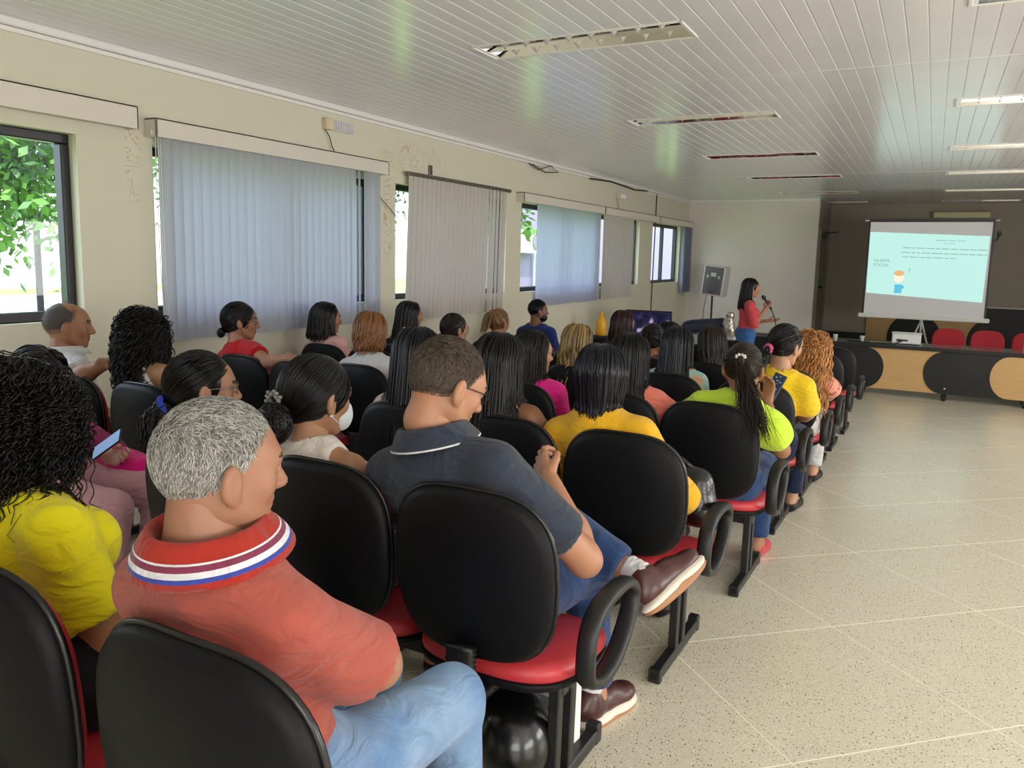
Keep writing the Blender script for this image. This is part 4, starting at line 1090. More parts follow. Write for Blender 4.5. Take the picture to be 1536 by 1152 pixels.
def panels(root, x0, spans, y, z0, z1, dy=.012):
    """spans: ('oval', xa, xb) black stadium, ('lens', xa, xb) oak half disc"""
    hz = (z1-z0)/2; cz = (z0+z1)/2; P2 = math.pi/2
    for k, (kind, xa, xb) in enumerate(spans):
        mb = MB()
        rx = hz*.85
        if kind == 'oval': poly = arc(xa+rx, cz, rx, hz, P2, 3*P2)+arc(xb-rx, cz, rx, hz, -P2, P2)
        elif kind == 'rightround': poly = [(xa, z1), (xa, z0)]+arc(xb-rx, cz, rx, hz, -P2, P2)
        elif kind == 'leftround': poly = arc(xa+rx, cz, rx, hz, P2, 3*P2)+[(xb, z0), (xb, z1)]
        else: poly = arc(xa+rx*.9, cz, rx*.9, hz*.97, P2, 3*P2)+[(xb, cz-hz*.97), (xb, cz+hz*.97)]
        d = dy*(1 if kind != 'lens' else 2)
        mb.prism(poly, y-d, y, None); mb.build('oak_panel' if kind in ('lens', 'lensr') else 'black_panel', M_wood if kind == 'lens' else M_blk, root)
mb = MB(); mb.box(-1.35, 2.06, 0, .02, zb, H, .002); mb.build('oak_front', M_wood, tb)
panels(tb, 0, [('rightround', -1.34, .27), ('leftround', .785, 2.02), ('lens', 1.60, 2.03)], 0, zb, H)
mb = MB(); mb.box(-1.40, 3.6, -.03, .62, H+.012, H+.05, .005); mb.build('table_top', M_top, tb); mb = MB(); mb.box(-1.41, 3.6, -.042, -.03, H+.0, H+.052, .003); mb.build('edge_band', M_blk, tb)
mb = MB(); mb.box(2.04, 3.5, 0, .02, zb, H, .002); mb.build('oak_front', M_wood, tb)
for x in (-1.25, 0, 1.07, 2.04, 3.1):
    mb = MB(); mb.box(x-.03, x+.03, .03, .09, .03, H+.012, .004); mb.box(x-.035, x+.035, -.02, .5, .035, .075, .006)
    mb.lathe([(.018, 0), (.024, .006), (.024, .03), (.012, .036)], 10, Matrix.Translation((x, 0, 0))); mb.build('leg', M_blk, tb)
mb = MB()
for x in (.03, 1.07): mb.lathe([(.012, 0), (.012, .01), (.006, .012)], 8, Matrix.Translation((x, -.012, .18)) @ Matrix.Rotation(math.pi/2, 4, 'X'))
mb.build('cover_cap', M_white, tb)
# panelled back wall behind the screen
bp = empty('back_panel', (-1.12, YREC-.06, ZF), label='tall oak and black oval wall panel behind the projection screen', cat='panel')
mb = MB(); mb.box(0, 5.3, 0, .05, 0, .92, .003); mb.build('oak_front', M_wood, bp)
panels(bp, 0, [('oval', .40, 1.36), ('oval', 1.80, 3.3), ('oval', 3.6, 4.7)], 0, .02, .91, .01)
mb = MB(); mb.box(1.85, 5.4, -.02, .05, .90, 1.12, .004); mb.build('black_band', M_blk, bp)
mb = MB(); mb.box(1.80, 5.4, -.03, .05, 1.12, 1.145, .004); mb.build('capping', M_farwall, bp)
mb = MB(); mb.box(-.75, 0, -.02, .05, .0, .50, .004); mb.build('black_side', M_blk, bp)

# projection screen on a tripod
YS = 14.3
M_scr = mat('screen_fabric', (232, 230, 234), .8); M_slide = emis('projected_slide', (190, 238, 228), .66)
M_ink = emis('slide_grey_ink', (150, 178, 172), 0.45); M_inkl = emis('slide_pale_ink', (168, 205, 198), 0.49)
scr = empty('projection_screen', (-.1, YS, fz(YS)), label='tripod projection screen showing a pale mint slide', cat='projection screen')
zf = -fz(YS); X0 = .1
zt, zbm = 2.085+zf, .58+zf
mb = MB(); mb.box(-.87, .865, 0, .006, zbm, zt, .001); mb.build('fabric', M_scr, scr)
mb = MB(); mb.box(-.90, .895, -.004, .01, zt-.005, zt+.045, .002); mb.box(-.90, -.868, -.004, .004, zbm, zt, .001); mb.box(.863, .895, -.004, .004, zbm, zt, .001); mb.build('black_border', M_dark, scr)
mb = MB(); mb.box(-.95, .945, -.03, .03, zbm-.07, zbm, .012); mb.tube([(-.955, 0, zt+.02), (-.89, 0, zt+.02)], .01, 8); mb.tube([(.89, 0, zt+.02), (.95, 0, zt+.02)], .01, 8); mb.build('case_bar', M_white, scr)
sq = [(-.865, 1.92), (.84, 1.86), (.82, .83), (-.855, .92)]
sq = [(x, z+zf) for x, z in sq]
mb = MB(); mb.prism(sq, -.004, -.002); mb.build('slide', M_slide, scr)
mb = MB(); y0, y1 = -.0055, -.0045
def dash(x0, x1, z, h=.012, k=9):
    x = x0
    while x < x1-.02:
        w = rr.uniform(.05, .16); zz = z+zf-.035*(x/1.7); mb.prism([(x, zz), (min(x+w, x1), zz-.004), (min(x+w, x1), zz+h-.004), (x, zz+h)], y0, y1); x += w+.018
dash(.1, .52, 1.79, .010); dash(.22, .42, 1.745, .008); dash(-.36, .82, 1.655, .014); dash(-.38, .82, 1.58, .014); dash(-.36, .40, 1.51, .013)
mb.build('illegible_text_lines', M_inkl, scr, kind='stuff')
def text(body, size, loc, m, parent, name='lettering', ext=.0006, rotx=math.pi/2, align='CENTER'):
    c = bpy.data.curves.new(name, 'FONT'); c.body = body; c.size = size; c.extrude = ext; c.align_x = align; c.materials.append(m)
    me = bpy.data.meshes.new_from_object(bpy.data.objects.new(name, c)); o = bpy.data.objects.new(name, me); COL.objects.link(o); o.location = loc; o.rotation_euler = (rotx, 0, 0); o.parent = parent; return o
text('DILEMAS', .062, (-.66, -.006, 1.435+zf), M_ink, scr); text('\u00c9TICOS:', .062, (-.66, -.006, 1.36+zf), M_ink, scr)
text('?', .10, (-.24, -.006, 1.27+zf), M_ink, scr)
cl = MB()
def disc(cx, cz, rx, rz, n=18): return [(cx+rx*math.cos(2*math.pi*i/n), cz+zf+rz*math.sin(2*math.pi*i/n)) for i in range(n)]
mb = MB(); mb.prism(disc(-.385, 1.19, .075, .085), -.0052, -.0042); mb.prism(disc(-.385, 1.155, .03, .06), -.0052, -.0042); mb.build('cartoon_face', emis('slide_cream', (250, 232, 206), .72), scr)
mb = MB(); mb.prism(disc(-.385, 1.255, .078, .045), -.0060, -.0053); mb.build('cartoon_hair', emis('slide_orange', (240, 190, 130), .6), scr)
mb = MB(); mb.prism([(-.44, 1.07+zf), (-.32, 1.07+zf), (-.29, 1.02+zf), (-.33, .99+zf), (-.325, .93+zf), (-.44, .93+zf), (-.435, 1.0+zf)][::-1], -.0060, -.0053); mb.build('cartoon_shirt', emis('slide_blue', (96, 200, 232), .6), scr)
# tripod
mb = MB()
ap = zbm-.05
mb.tube([(X0-.1, .03, ap+.03), (X0-.1, .03, .45)], .014, 8); mb.lathe([(.02, ap-.04), (.035, ap-.02), (.035, ap+.01), (.02, ap+.03)], 10, Matrix.Translation((X0-.1, .03, 0))); mb.build('mast', M_white, scr)
for dx, dy in ((-.33, .1), (.28, .12), (.02, -.4)):
    mb = MB(); mb.tube([(X0-.1, .03, ap-.02), (X0-.1+dx, .03+dy, .02), (X0-.1+dx, .03+dy, .0)], .014, 8); mb.build('leg', M_white, scr)

# things on the table
M_paper = mat('white_card', (232, 230, 226), .6); M_cup = mat('white_plastic_cup', (236, 236, 234), .4)
ztab = ZF+H+.05
def cup(x, y, lab):
    mb = MB(); mb.lathe([(.0, .0), (.024, .0), (.034, .085), (.037, .088), (.034, .09), (.032, .085), (.022, .006), (0, .006)], 16, caps=False); link('cup', mb.mesh('cup', M_cup), None, (x, y, ztab), label=lab, cat='cup', group='cups on the front table')
cup(-1.22, 12.68, 'white plastic cup left on the table, nearer the aisle chairs'); cup(-.85, 12.70, 'white plastic cup left on the table, nearer the white box')
pj = empty('projector', (-.26, 12.82, ztab), label='white box projector on the front table', cat='projector')
mb = MB(); mb.box(-.19, .19, -.14, .14, .01, .155, .012); mb.build('body', M_paper, pj)
mb = MB(); mb.box(-.2, .2, -.15, .12, .155, .165, .004); mb.build('lid', M_white, pj)
mb = MB(); mb.box(-.13, .02, -.144, -.138, .05, .075, .002); mb.lathe([(.02, 0), (.022, .012), (.014, .014)], 12, Matrix.Translation((-.09, -.138, .06)) @ Matrix.Rotation(math.pi/2, 4, 'X')); mb.build('sockets', M_dark, pj)
mb = MB(); [mb.box(sx*.16-.02, sx*.16+.02, sy*.1-.02, sy*.1+.02, 0, .012, .002) for sx in (-1, 1) for sy in (-1, 1)]; mb.build('feet', M_dark, pj)
mb = MB(); mb.tube([(-.30, 12.66, ztab+.06), (-.40, 12.6, ztab+.012), (-.55, 12.62, ztab+.008), (-.75, 12.58, ztab+.008), (-.95, 12.66, ztab+.01), (-1.05, 12.7, ztab+.008)], .008, 6)
link('table_cable', mb.mesh('table_cable', M_cable), label='black cable lying across the front table', cat='cable')
def sheet(x, y, w, d, a, m, lab, n='sheet_of_paper'):
    mb = MB(); mb.box(-w/2, w/2, -d/2, d/2, 0, .004, .001); link(n, mb.mesh(n, m), None, (x, y, ztab+.001), (0, 0, a), label=lab, cat='paper')
sheet(-1.55, 12.62, .28, .2, .2, M_paper, 'white sheet of paper at the left end of the table')
sheet(-.60, 12.74, .3, .2, -.1, mat('kraft_folder', (186, 168, 132), .7), 'tan folder on table beside the second cup', 'folder')
M_redch = mat('red_fabric', (178, 40, 52), .8, bump=(300, .3))
def redchair(x, lab):
    o = empty('red_chair', (x, 13.62, ZF), label=lab, cat='chair', group='red chairs behind the front table')
    mb = MB(); V, F = rings([(a*.98, b*.98) for a, b in OL], [(.5, -.03), (.9, -.028), (.98, -.012), (1.0, .002), (.98, .02), (.9, .03), (.5, .034)]); mb.add(V, F, True, Matrix.Translation((0, .22, .72)) @ Matrix.Rotation(math.radians(-6), 4, 'X') @ Matrix.Rotation(math.pi, 4, 'Z')); mb.build('backrest', M_redch, o)
    mb = MB(); V, F = seat_rings([(.5, .40, 1), (.95, .40, 1), (.99, .42, 1), (.95, .455, 1), (.5, .46, 1)]); mb.add(V, F, True); mb.build('seat', M_redch, o)
    mb = MB(); mb.box(-.02, .02, .18, .24, .38, .6, .004); mb.build('back_bar', M_dark, o)
    for sx in (-1, 1):
        for sy in (-1, 1): mb = MB(); mb.tube([(sx*.16, sy*.15, .40), (sx*.21, sy*.2, 0)], .013, 8); mb.build('leg', M_dark, o)
redchair(.30, 'red chair behind the front table, left one of three by the tripod'); redchair(.82, 'red chair behind the front table, middle one of three'); redchair(1.36, 'red chair behind the front table, cut by the right edge of photo')
mb = MB(); mb.lathe([(.03, 0), (.032, .01), (.032, .16), (.012, .2), (.012, .23), (.0, .23)], 14); link('bottle', mb.mesh('bottle', mat('clear_bottle', (196, 176, 160), .2)), None, (1.22, 12.78, ztab), label='small bottle on the table in front of the right-hand red chair', cat='bottle')
mb = MB(); mb.box(-.1, .1, -.07, .07, 0, .1, .008); mb.m = 1; mb.box(-.09, .09, -.074, -.07, .015, .085, .003)
link('amplifier_box', mb.mesh('amplifier_box', [mat('grey_box', (120, 120, 118), .5), M_dark]), None, (-2.02, 12.74, ztab), label='small grey box at the far left end of the table', cat='box')
# side stand under the box, gooseneck on table
mb = MB(); mb.tube([(-1.70, 12.8, ztab), (-1.68, 12.8, ztab+.06), (-1.58, 12.78, ztab+.13), (-1.5, 12.76, ztab+.16)], .006, 6); mb.lathe([(.05, 0), (.05, .012), (.02, .02)], 12, Matrix.Translation((-1.7, 12.8, ztab)))
link('gooseneck_microphone', mb.mesh('gooseneck_microphone', M_dark), label='thin black gooseneck microphone on the left of the table', cat='microphone')
tb2 = empty('side_table', (-2.15, YT, ZF), label='black-topped end table continuing left of the front table', cat='table')
mb = MB(); mb.box(-.55, .0, 0, .62, H+.012, H+.05, .005); mb.build('table_top', M_blk, tb2); mb = MB(); mb.box(-.52, -.03, .01, .03, .1, H+.012, .003); mb.build('front_board', M_blk, tb2)
for x in (-.5, -.05):
    mb = MB(); mb.box(x-.02, x+.02, .06, .1, 0, H+.012, .003); mb.box(x-.02, x+.02, .52, .56, 0, H+.012, .003); mb.build('leg', M_blk, tb2)

# air conditioner and wall socket behind the screen
ac = empty('air_conditioner', (.39, YREC, 2.3), label='beige split air conditioner above the projection screen', cat='air conditioner')
mb = MB(); mb.box(-.48, .48, -.2, 0, 0, .12, .02); mb.build('body', M_emer, ac); mb = MB(); mb.box(-.42, .42, -.205, -.16, .005, .03, .004); mb.build('louvre', M_beigepelmet, ac)
mb = MB(); mb.box(1.02, 1.08, YREC-.03, YREC, 1.98, 2.06, .005); link('wall_socket', mb.mesh('wall_socket', M_dark), label='dark wall socket right of the projection screen', cat='socket')
mb = MB(); mb.tube([(1.05, YREC-.03, 1.99), (1.02, YREC-.05, 1.9), (.93, YREC-.06, 1.86), (.86, YREC-.05, 1.92), (.8, YREC-.04, 2.0)], .008, 6); link('socket_cable', mb.mesh('socket_cable', M_cable), label='black cable hanging from the socket beside the screen', cat='cable')

# loudspeaker on a stand
sp = empty('loudspeaker', (-3.62, 14.6, .74), (0, math.radians(6), -.12), label='grey loudspeaker tilted on its stand in the corner', cat='loudspeaker')
M_spk = mat('grey_speaker_grille', (112, 112, 114), .7, bump=(700, .6)); M_spkw = mat('pale_speaker_case', (206, 204, 200), .5)
mb = MB(); mb.box(-.205, .205, 0, .3, 0, .56, .02); mb.build('case', M_spkw, sp)
mb = MB(); mb.box(-.18, .18, -.012, 0, .03, .535, .006); mb.build('grille', M_spk, sp)
mb = MB(); mb.lathe([(.135, 0), (.135, .008), (.12, .012), (.05, .008), (.0, .01)], 24, Matrix.Translation((0, -.012, .19)) @ Matrix.Rotation(math.pi/2, 4, 'X'), caps=False); mb.build('woofer', mat('woofer_grey', (92, 92, 96), .6), sp)
mb = MB(); mb.box(-.05, .05, -.02, -.012, .36, .43, .004); mb.box(-.13, -.09, -.018, -.012, .33, .38, .004); mb.box(.09, .13, -.018, -.012, .33, .38, .004); mb.build('horn', M_spkw, sp)
mb = MB(); mb.box(-.045, .045, -.026, -.02, .045, .075, .003); mb.build('badge', mat('maroon_badge', (120, 40, 46), .5), sp)
st = empty('speaker_stand', (-3.62, 14.72, fz(14.7)), label='black pole stand carrying the grey loudspeaker', cat='stand')
mb = MB(); mb.tube([(0, 0, .1), (0, 0, .74-fz(14.7))], .018, 10); mb.build('pole', M_steel, st)
for a in (0, 2.1, 4.2): mb = MB(); mb.tube([(0, 0, .5), (.4*math.cos(a), .4*math.sin(a), 0.01)], .012, 6); mb.build('leg', M_steel, st)
mb = MB(); mb.tube([(-3.70, 14.62, .78), (-3.74, 14.62, .5), (-3.76, 14.64, .1), (-3.72, 14.66, fz(14.7)+.01)], .006, 5); link('speaker_cable', mb.mesh('speaker_cable', M_cable), label='thin cable hanging behind the loudspeaker stand', cat='cable')

# covered equipment on a small table, silver bag, dark monitor, yellow bottle
eq = empty('equipment_table', (-2.86, 11.5, fz(11.5)), label='small table with a pale cloth under the blue-covered equipment', cat='table')
mb = MB(); mb.box(-.42, .42, -.25, .25, .74, .78, .006); mb.build('top', M_white, eq)
mb = MB(); mb.box(-.43, .43, -.262, -.252, .30, .785, .004); mb.build('cloth', mat('pale_table_cloth', (178, 180, 186), .8, bump=(40, .4)), eq)
for sx in (-1, 1):
    for sy in (-1, 1): mb = MB(); mb.tube([(sx*.38, sy*.21, .74), (sx*.38, sy*.21, 0)], .015, 8); mb.build('leg', M_steel, eq)
zt_ = fz(11.5)+.785
F_ = SDF(); F_.rc((-.26, 0, .10), (.24, 0, .17), .09, .085, k=.08); F_.rc((-.2, -.15, .06), (.2, -.15, .12), .06, .05, k=.08); F_.el((0, 0, -.4), (2, 2, .4), mode='s', k=.01)
V, Q = F_.mesh(.018, folds(.008, 4)); link('covered_mixer', mesh_np('covered_mixer', V, Q, mats=[mat('navy_plastic_cover', (28, 36, 66), .3, .6, bump=(14, .5))]), None, (-2.90, 11.5, zt_), label='equipment under a navy plastic cover on small table', cat='cover')
F_ = SDF(); F_.el((0, 0, .15), (.10, .08, .17)); F_.rc((0, 0, .26), (.02, 0, .36), .04, .055, k=.03); F_.el((0, 0, -.4), (2, 2, .4), mode='s', k=.01)
V, Q = F_.mesh(.014, folds(.012, 9)); link('silver_bag', mesh_np('silver_bag', V, Q, mats=[mat('crumpled_silver_film', (186, 178, 168), .22, .6, metal=.85, bump=(25, 1.0))]), None, (-2.55, 11.42, zt_-.06), label='crumpled silver bag beside the navy equipment cover', cat='bag')
tv = empty('monitor', (-3.46, 10.5, fz(10.5)), (0, 0, .1), label='dark monitor on a low stand by the window wall', cat='monitor')
zz = -fz(10.5)
mb = MB(); mb.box(-.33, .33, -.02, .03, .30+zz, .68+zz, .008); mb.build('case', M_dark, tv)
def tvmat():
    m = bpy.data.materials.new('monitor_picture'); m.use_nodes = True; nt = m.node_tree; b = nt.nodes['Principled BSDF']; N = nt.nodes.new
    tc = N('ShaderNodeTexCoord'); n = N('ShaderNodeTexNoise'); n.inputs['Scale'].default_value = 9; n.inputs['Detail'].default_value = 2; nt.links.new(tc.outputs['Object'], n.inputs['Vector'])
    r = N('ShaderNodeValToRGB'); e = r.color_ramp.elements; e[0].position = .45; e[0].color = (.006, .007, .02, 1); e[1].position = .75; e[1].color = (.5, .5, .7, 1)
    q = e.new(.58); q.color = (.02, .02, .09, 1); q = e.new(.63); q.color = (.10, .03, .06, 1)
    nt.links.new(n.outputs['Fac'], r.inputs[0]); nt.links.new(r.outputs[0], b.inputs['Emission Color']); b.inputs['Emission Strength'].default_value = .6; b.inputs['Base Color'].default_value = (.01, .01, .012, 1); b.inputs['Roughness'].default_value = .15; return m
mb = MB(); mb.box(-.31, .31, -.024, -.02, .325+zz, .66+zz, .001); mb.build('screen', tvmat(), tv)
mb = MB(); mb.box(-.03, .03, .0, .04, .02, .32+zz, .004); mb.box(-.2, .2, -.12, .14, 0, .02, .005); mb.build('stand', M_dark, tv)
F_ = None
ybm = mat('yellow_plastic', (226, 166, 34), .4)
st2 = empty('stool', (-3.96, 10.0, fz(10)), label='dark stool by the wall under the yellow bottle', cat='stool')
mb = MB(); mb.lathe([(.0, .70), (.15, .70), (.16, .72), (.15, .745), (0, .75)], 18, caps=False); mb.build('seat', M_dark, st2)
for a in (.4, 1.97, 3.54, 5.11): mb = MB(); mb.tube([(.1*math.cos(a), .1*math.sin(a), .7), (.15*math.cos(a), .15*math.sin(a), 0)], .012, 6); mb.build('leg', M_dark, st2)
mb = MB(); mb.lathe([(0, 0), (.065, .0), (.075, .015), (.075, .16), (.068, .2), (.04, .25), (.026, .265), (.026, .31), (.02, .32), (0, .32)], 20, caps=False); link('yellow_bottle', mb.mesh('yellow_bottle', ybm), None, (-3.96, 10.0, fz(10)+.748), label='mustard yellow jug-like bottle standing by the window wall', cat='bottle')
# ------------------------------------------------------------------ audience
CM = cloth_mat
skinA, skinB, skinC, skinD = (186, 128, 94), (206, 152, 118), (148, 96, 66), (168, 112, 78)
c_coral = CM('coral_pique_cotton', (180, 90, 76), .88, noise=(24, .10), bump=(700, .35)); c_redcol = CM('red_collar_knit', (168, 46, 34)); c_white = CM('white_cotton', (226, 226, 230)); c_purple = CM('plum_knit', (128, 52, 80)); c_blue = CM('royal_blue_knit', (58, 72, 158))
denim_l = CM('light_washed_denim', (150, 178, 208), .85, noise=(5, .35), bump=(600, .3), rgb2=(84, 122, 170)); denim = CM('blue_denim', (44, 72, 122), .85, noise=(6, .3), bump=(600, .3)); denim_d = CM('dark_denim', (28, 38, 70), .85, noise=(6, .3), bump=(600, .3))
# 1 man in coral polo
I = person('man with silver hair in a coral polo with striped collar', -.965, .935, (-.962, .83, 1.160), 1.2, neck=.50, hy=-.42, hp=.04, female=False, skin=(178, 122, 92), hs=.905, g=.97, sw=.142, drop=.122, top=dict(m=c_coral, sleeve=.88, neck='polo', o=.012, loose=.014, flare=.012, hem=-.06),
    bottom=denim_l, hair=dict(k='short', m=HM_grey(), n=9000, ln=.017, rad=.0009, o=.004, d=dict(mess=.24)), arms={1: dict(e=(.172, .05, .725), w=(-.10, .20, .66)), -1: dict(e=(-.21, .07, .72), w=(-.13, .20, .62), hand=dict(fd=(.2, .7, -.4), th=(.6, .2, .5)))},
    legs={1: dict(k=(.105, .40, .475), a=(.12, .43, .10)), -1: dict(k=(-.13, .42, .48))}, seed=3, fold=.006)
collar(I, [c_redcol, c_white, c_purple, c_blue], w=.05, flare=.030, r=(.072, .076), stripes=((0, .30), (1, .05), (2, .16), (1, .16), (3, .13), (0, .2)))
# 2 woman in yellow tee, black ringlets
person('woman with black ringlets in a bright yellow tee at left edge', -1.61, .98, (-1.70, .95, 1.150), 1.6, hy=-.1, female=True, skin=(190, 130, 84), g=1.05, sw=.150, drop=.105, neck=.85, top=dict(m=CM('lemon_yellow_cotton', (236, 222, 16), .85, noise=(9, .06)), sleeve=.75, neck='scoop', o=.014, loose=.014, hem=-.1),
    bottom=(24, 24, 28), hair=dict(k='curl', m=HM_black(), n=1250, z=-.115, vol=.04, d=dict(vol=.045, coil=.0065, turns=9, rad=.0015, m=56)), seed=5, fold=.006)
# 3 man in dark polo, legs crossed
NV = CM('slate_navy_pique', (52, 60, 74), .86, noise=(18, .12), bump=(640, .3))
I = person('man in a slate polo and glasses, shoe resting on his knee', -1.05, 1.80, (-1.115, 1.78, 1.162), 2.1, hy=-.50, hp=.36, female=False, skin=(204, 142, 106), g=1.02, sw=.172, hs=1.04,
    top=dict(m=NV, sleeve=.72, neck='polo', o=.013, loose=.012, flare=.012, hem=-.07), bottom=denim, hair=dict(k='short', m=HM_salt(), n=9000, ln=.018, rad=.0008, o=.004, recede=.02, d=dict(mess=.22, recede=0)),
    arms={1: dict(e=(.265, .10, .64), w=(.06, .28, .80), g=1.12, hand=dict(fd=(-.5, .5, .3), th=(.2, .2, 1), curl=.8)), -1: dict(e=(-.29, .02, .70), w=(-.08, .30, .74))},
    legs={1: dict(k=(.145, .40, .50), a=(.20, .40, .10), t=(.25, .55, .03)), -1: dict(k=(-.03, .42, .66), a=(.325, .385, .51), t=(.40, .45, .50), len=.84, free=True)}, shoes=None, seed=7, fold=.006)
collar(I, [NV, c_white], w=.046, flare=.026, r=(.074, .078), stripes=((0, .9), (1, .1)))
glasses(I, mat('black_spectacle_frame', (20, 18, 18), .3))
M_shoe = mat('oxblood_leather', (74, 38, 36), .35, .5, noise=(20, .2)); M_sole = mat('gum_sole', (168, 120, 84), .6); M_solew = mat('white_midsole', (224, 216, 200), .55)
def shoe(I, heel, toe, up, sock=True, ank=None):
    heel, toe, up = np.array(heel, float), np.array(toe, float), nrm(up); f = nrm(toe-heel); L = np.linalg.norm(toe-heel); sd = np.cross(f, up)
    X = lambda a, b, c: heel+sd*a+f*b*L+up*c
    def mk(fn, name, m, h=.006):
        F = SDF(); fn(F); V, Q = F.mesh(h); return link(name, mesh_np(name, V, Q, mats=[m]), I['root'])
    R = np.stack([sd, f, up], 1)
    def upper(F):
        F.el(X(0, .16, .045), (.038, .055, .05), R, k=.02); F.el(X(.0, .45, .042), (.042, .075, .045), R, k=.03); F.el(X(0, .78, .030), (.047, .07, .033), R, k=.03)
        F.rc(X(0, .20, .05), X(0, .19, .08), .041, .041, k=.02); F.el(X(0, .5, -.5), (1, 1, .5), R, mode='s', k=.004)
    def sole(F, z0, z1, e=0):
        F.el(X(0, .20, z0), (.044+e, .075+e, z1), R, k=.02); F.el(X(0, .5, z0), (.046+e, .09+e, z1), R, k=.03); F.el(X(0, .78, z0), (.052+e, .078+e, z1), R, k=.03)
    s = mk(upper, 'shoe', M_shoe)
    F = SDF(); sole(F, .004, .020, .002); V, Q = F.mesh(.006); link('midsole', mesh_np('midsole', V, Q, mats=[M_solew]), s)
    F = SDF(); sole(F, -.008, .012, .001); V, Q = F.mesh(.006); link('outsole', mesh_np('outsole', V, Q, mats=[M_sole]), s)
    mb = MB()
    for i in range(5): b = .38+i*.085; mb.tube([X(-.025, b, .078-i*.006), X(0, b, .088-i*.007), X(.025, b, .078-i*.006)], .003, 5)
    mb.build('laces', M_shoe, s)
    if sock:
        F = SDF(); a = np.array(ank, float); F.rc(X(0, .2, .09), a, .036, .041, k=.02, cut=[(a, nrm(a-X(0, .2, .07)))]); V, Q = F.mesh(.006, lambda P: .0012*np.sin(300*(P@nrm(a-heel)))); link('sock', mesh_np('sock', V, Q, mats=[c_white]), I['root'])
shoe(I, (.385, .335, .445), (.465, .565, .535), (-.62, -.12, .78), ank=(.29, .39, .535))
shoe(I, (.185, .33, .012), (.25, .60, .012), (0, 0, 1), ank=(.195, .40, .16))
# 4 masked woman
I = person('woman with a claw-clipped low bun wearing a face mask', -1.55, 1.80, (-1.60, 1.76, 1.080), 2.3, hy=-.24, hp=.08, skin=(196, 140, 102), g=.92, sw=.15, top=dict(m=CM('ivory_satin', (232, 222, 212), .45), sleeve=0, strap=.84, neck='crew', o=.010, hem=-.1),
    bottom=(60, 50, 60), hair=dict(k='bun', m=HM_black(), n=900, tie=(0, -.108, -.075), r=.060, nb=260, rad=.0022, o=.013), seed=9, arms={1: dict(e=(.215, .05, .66), w=(.06, .28, .62))})
hd = I['hd']; H_m = mat('white_mask_fabric', (214, 222, 228), .8)
F = SDF(); F.el(hd(0, .066, -.055), (.055, .055, .05), I['Rh'], k=.01); F.rc(hd(0, .105, -.03), hd(0, .1, -.08), .012, .012, k=.03); F.el(hd(0, -.02, -.05), (.12, .06, .12), I['Rh'], mode='s', k=.01); V, Q = F.mesh(.005); fm = link('face_mask', mesh_np('face_mask', V, Q, mats=[H_m]), I['root'])
mb = MB()
for s in (-1, 1): mb.tube([hd(s*.050, .055, -.035), hd(s*.072, .02, -.018), hd(s*.084, -.012, .014), hd(s*.082, -.02, -.01)], .0018, 5); mb.tube([hd(s*.050, .05, -.075), hd(s*.070, .015, -.055), hd(s*.082, -.016, -.034)], .0018, 5)
mb.build('ear_loops', H_m, fm)
M_claw = mat('grey_crystal_clip', (120, 118, 116), .2, .8)
def clip_(I, c, r, n, m=None):
    mb = MB()
    for i in range(n):
        a = 6.283*i/n*1.7; p = I['hd'](c[0]+r*math.cos(a)*(.4+.6*i/n)*1.5, c[1]-.004*(i % 2), c[2]+r*math.sin(a)*(.4+.6*i/n)*.8)
        mb.lathe([(0, -.007), (.006, -.004), (.0075, 0), (.006, .004), (0, .007)], 7, Matrix.Translation(p), caps=False)
    mb.build('hair_clip', m or M_claw, I['root'])
clip_(I, (-.02, -.134, -.005), .028, 16)
mb = MB(); mb.lathe([(0, -.006), (.005, -.003), (.006, 0), (.005, .003), (0, .006)], 8, Matrix.Translation(hd(.082, -.004, -.044)), caps=False); mb.build('pearl_earring', mat('pearl', (240, 236, 230), .15), I['root'])
mb = MB(); mb.tube([I['tp'](-.028, -.102, I['L']*.80), I['tp'](-.03, -.118, I['L']*.62), I['tp'](-.03, -.122, I['L']*.4)], .004, 6, sx=1.6); mb.tube([I['tp'](-.062, -.098, I['L']*.80), I['tp'](-.062, -.112, I['L']*.62), I['tp'](-.06, -.118, I['L']*.4)], .004, 6, sx=1.6)
mb.build('red_piping', CM('red_piping', (176, 44, 40)), I['root'])
# 5 woman with glasses and blue scrunchie
I = person('woman with glasses and a blue hair tie, seen over silver-haired man', -2.05, 1.78, (-2.075, 1.73, 1.060), 2.5, hy=-.55, skin=(188, 132, 98), g=1.05, top=dict(m=CM('candy_pink_cotton', (226, 128, 168)), sleeve=.5, neck='crew', o=.012), hair=dict(k='tail', m=HM_black(), n=800, tie=(0, -.122, -.045), rad=.0023, o=.007, t=dict(ln=.15, width=.030, n=120, out=.02, wave=.008)), seed=11)
glasses(I)
mb = MB(); mb.tube([I['hd'](.026*math.cos(a), -.128-.006*math.sin(2*a), -.046+.022*math.sin(a)) for a in np.linspace(0, 6.283, 15)], .010, 7, caps=False); mb.build('blue_hair_tie', CM('blue_scrunchie', (42, 70, 190)), I['root'])
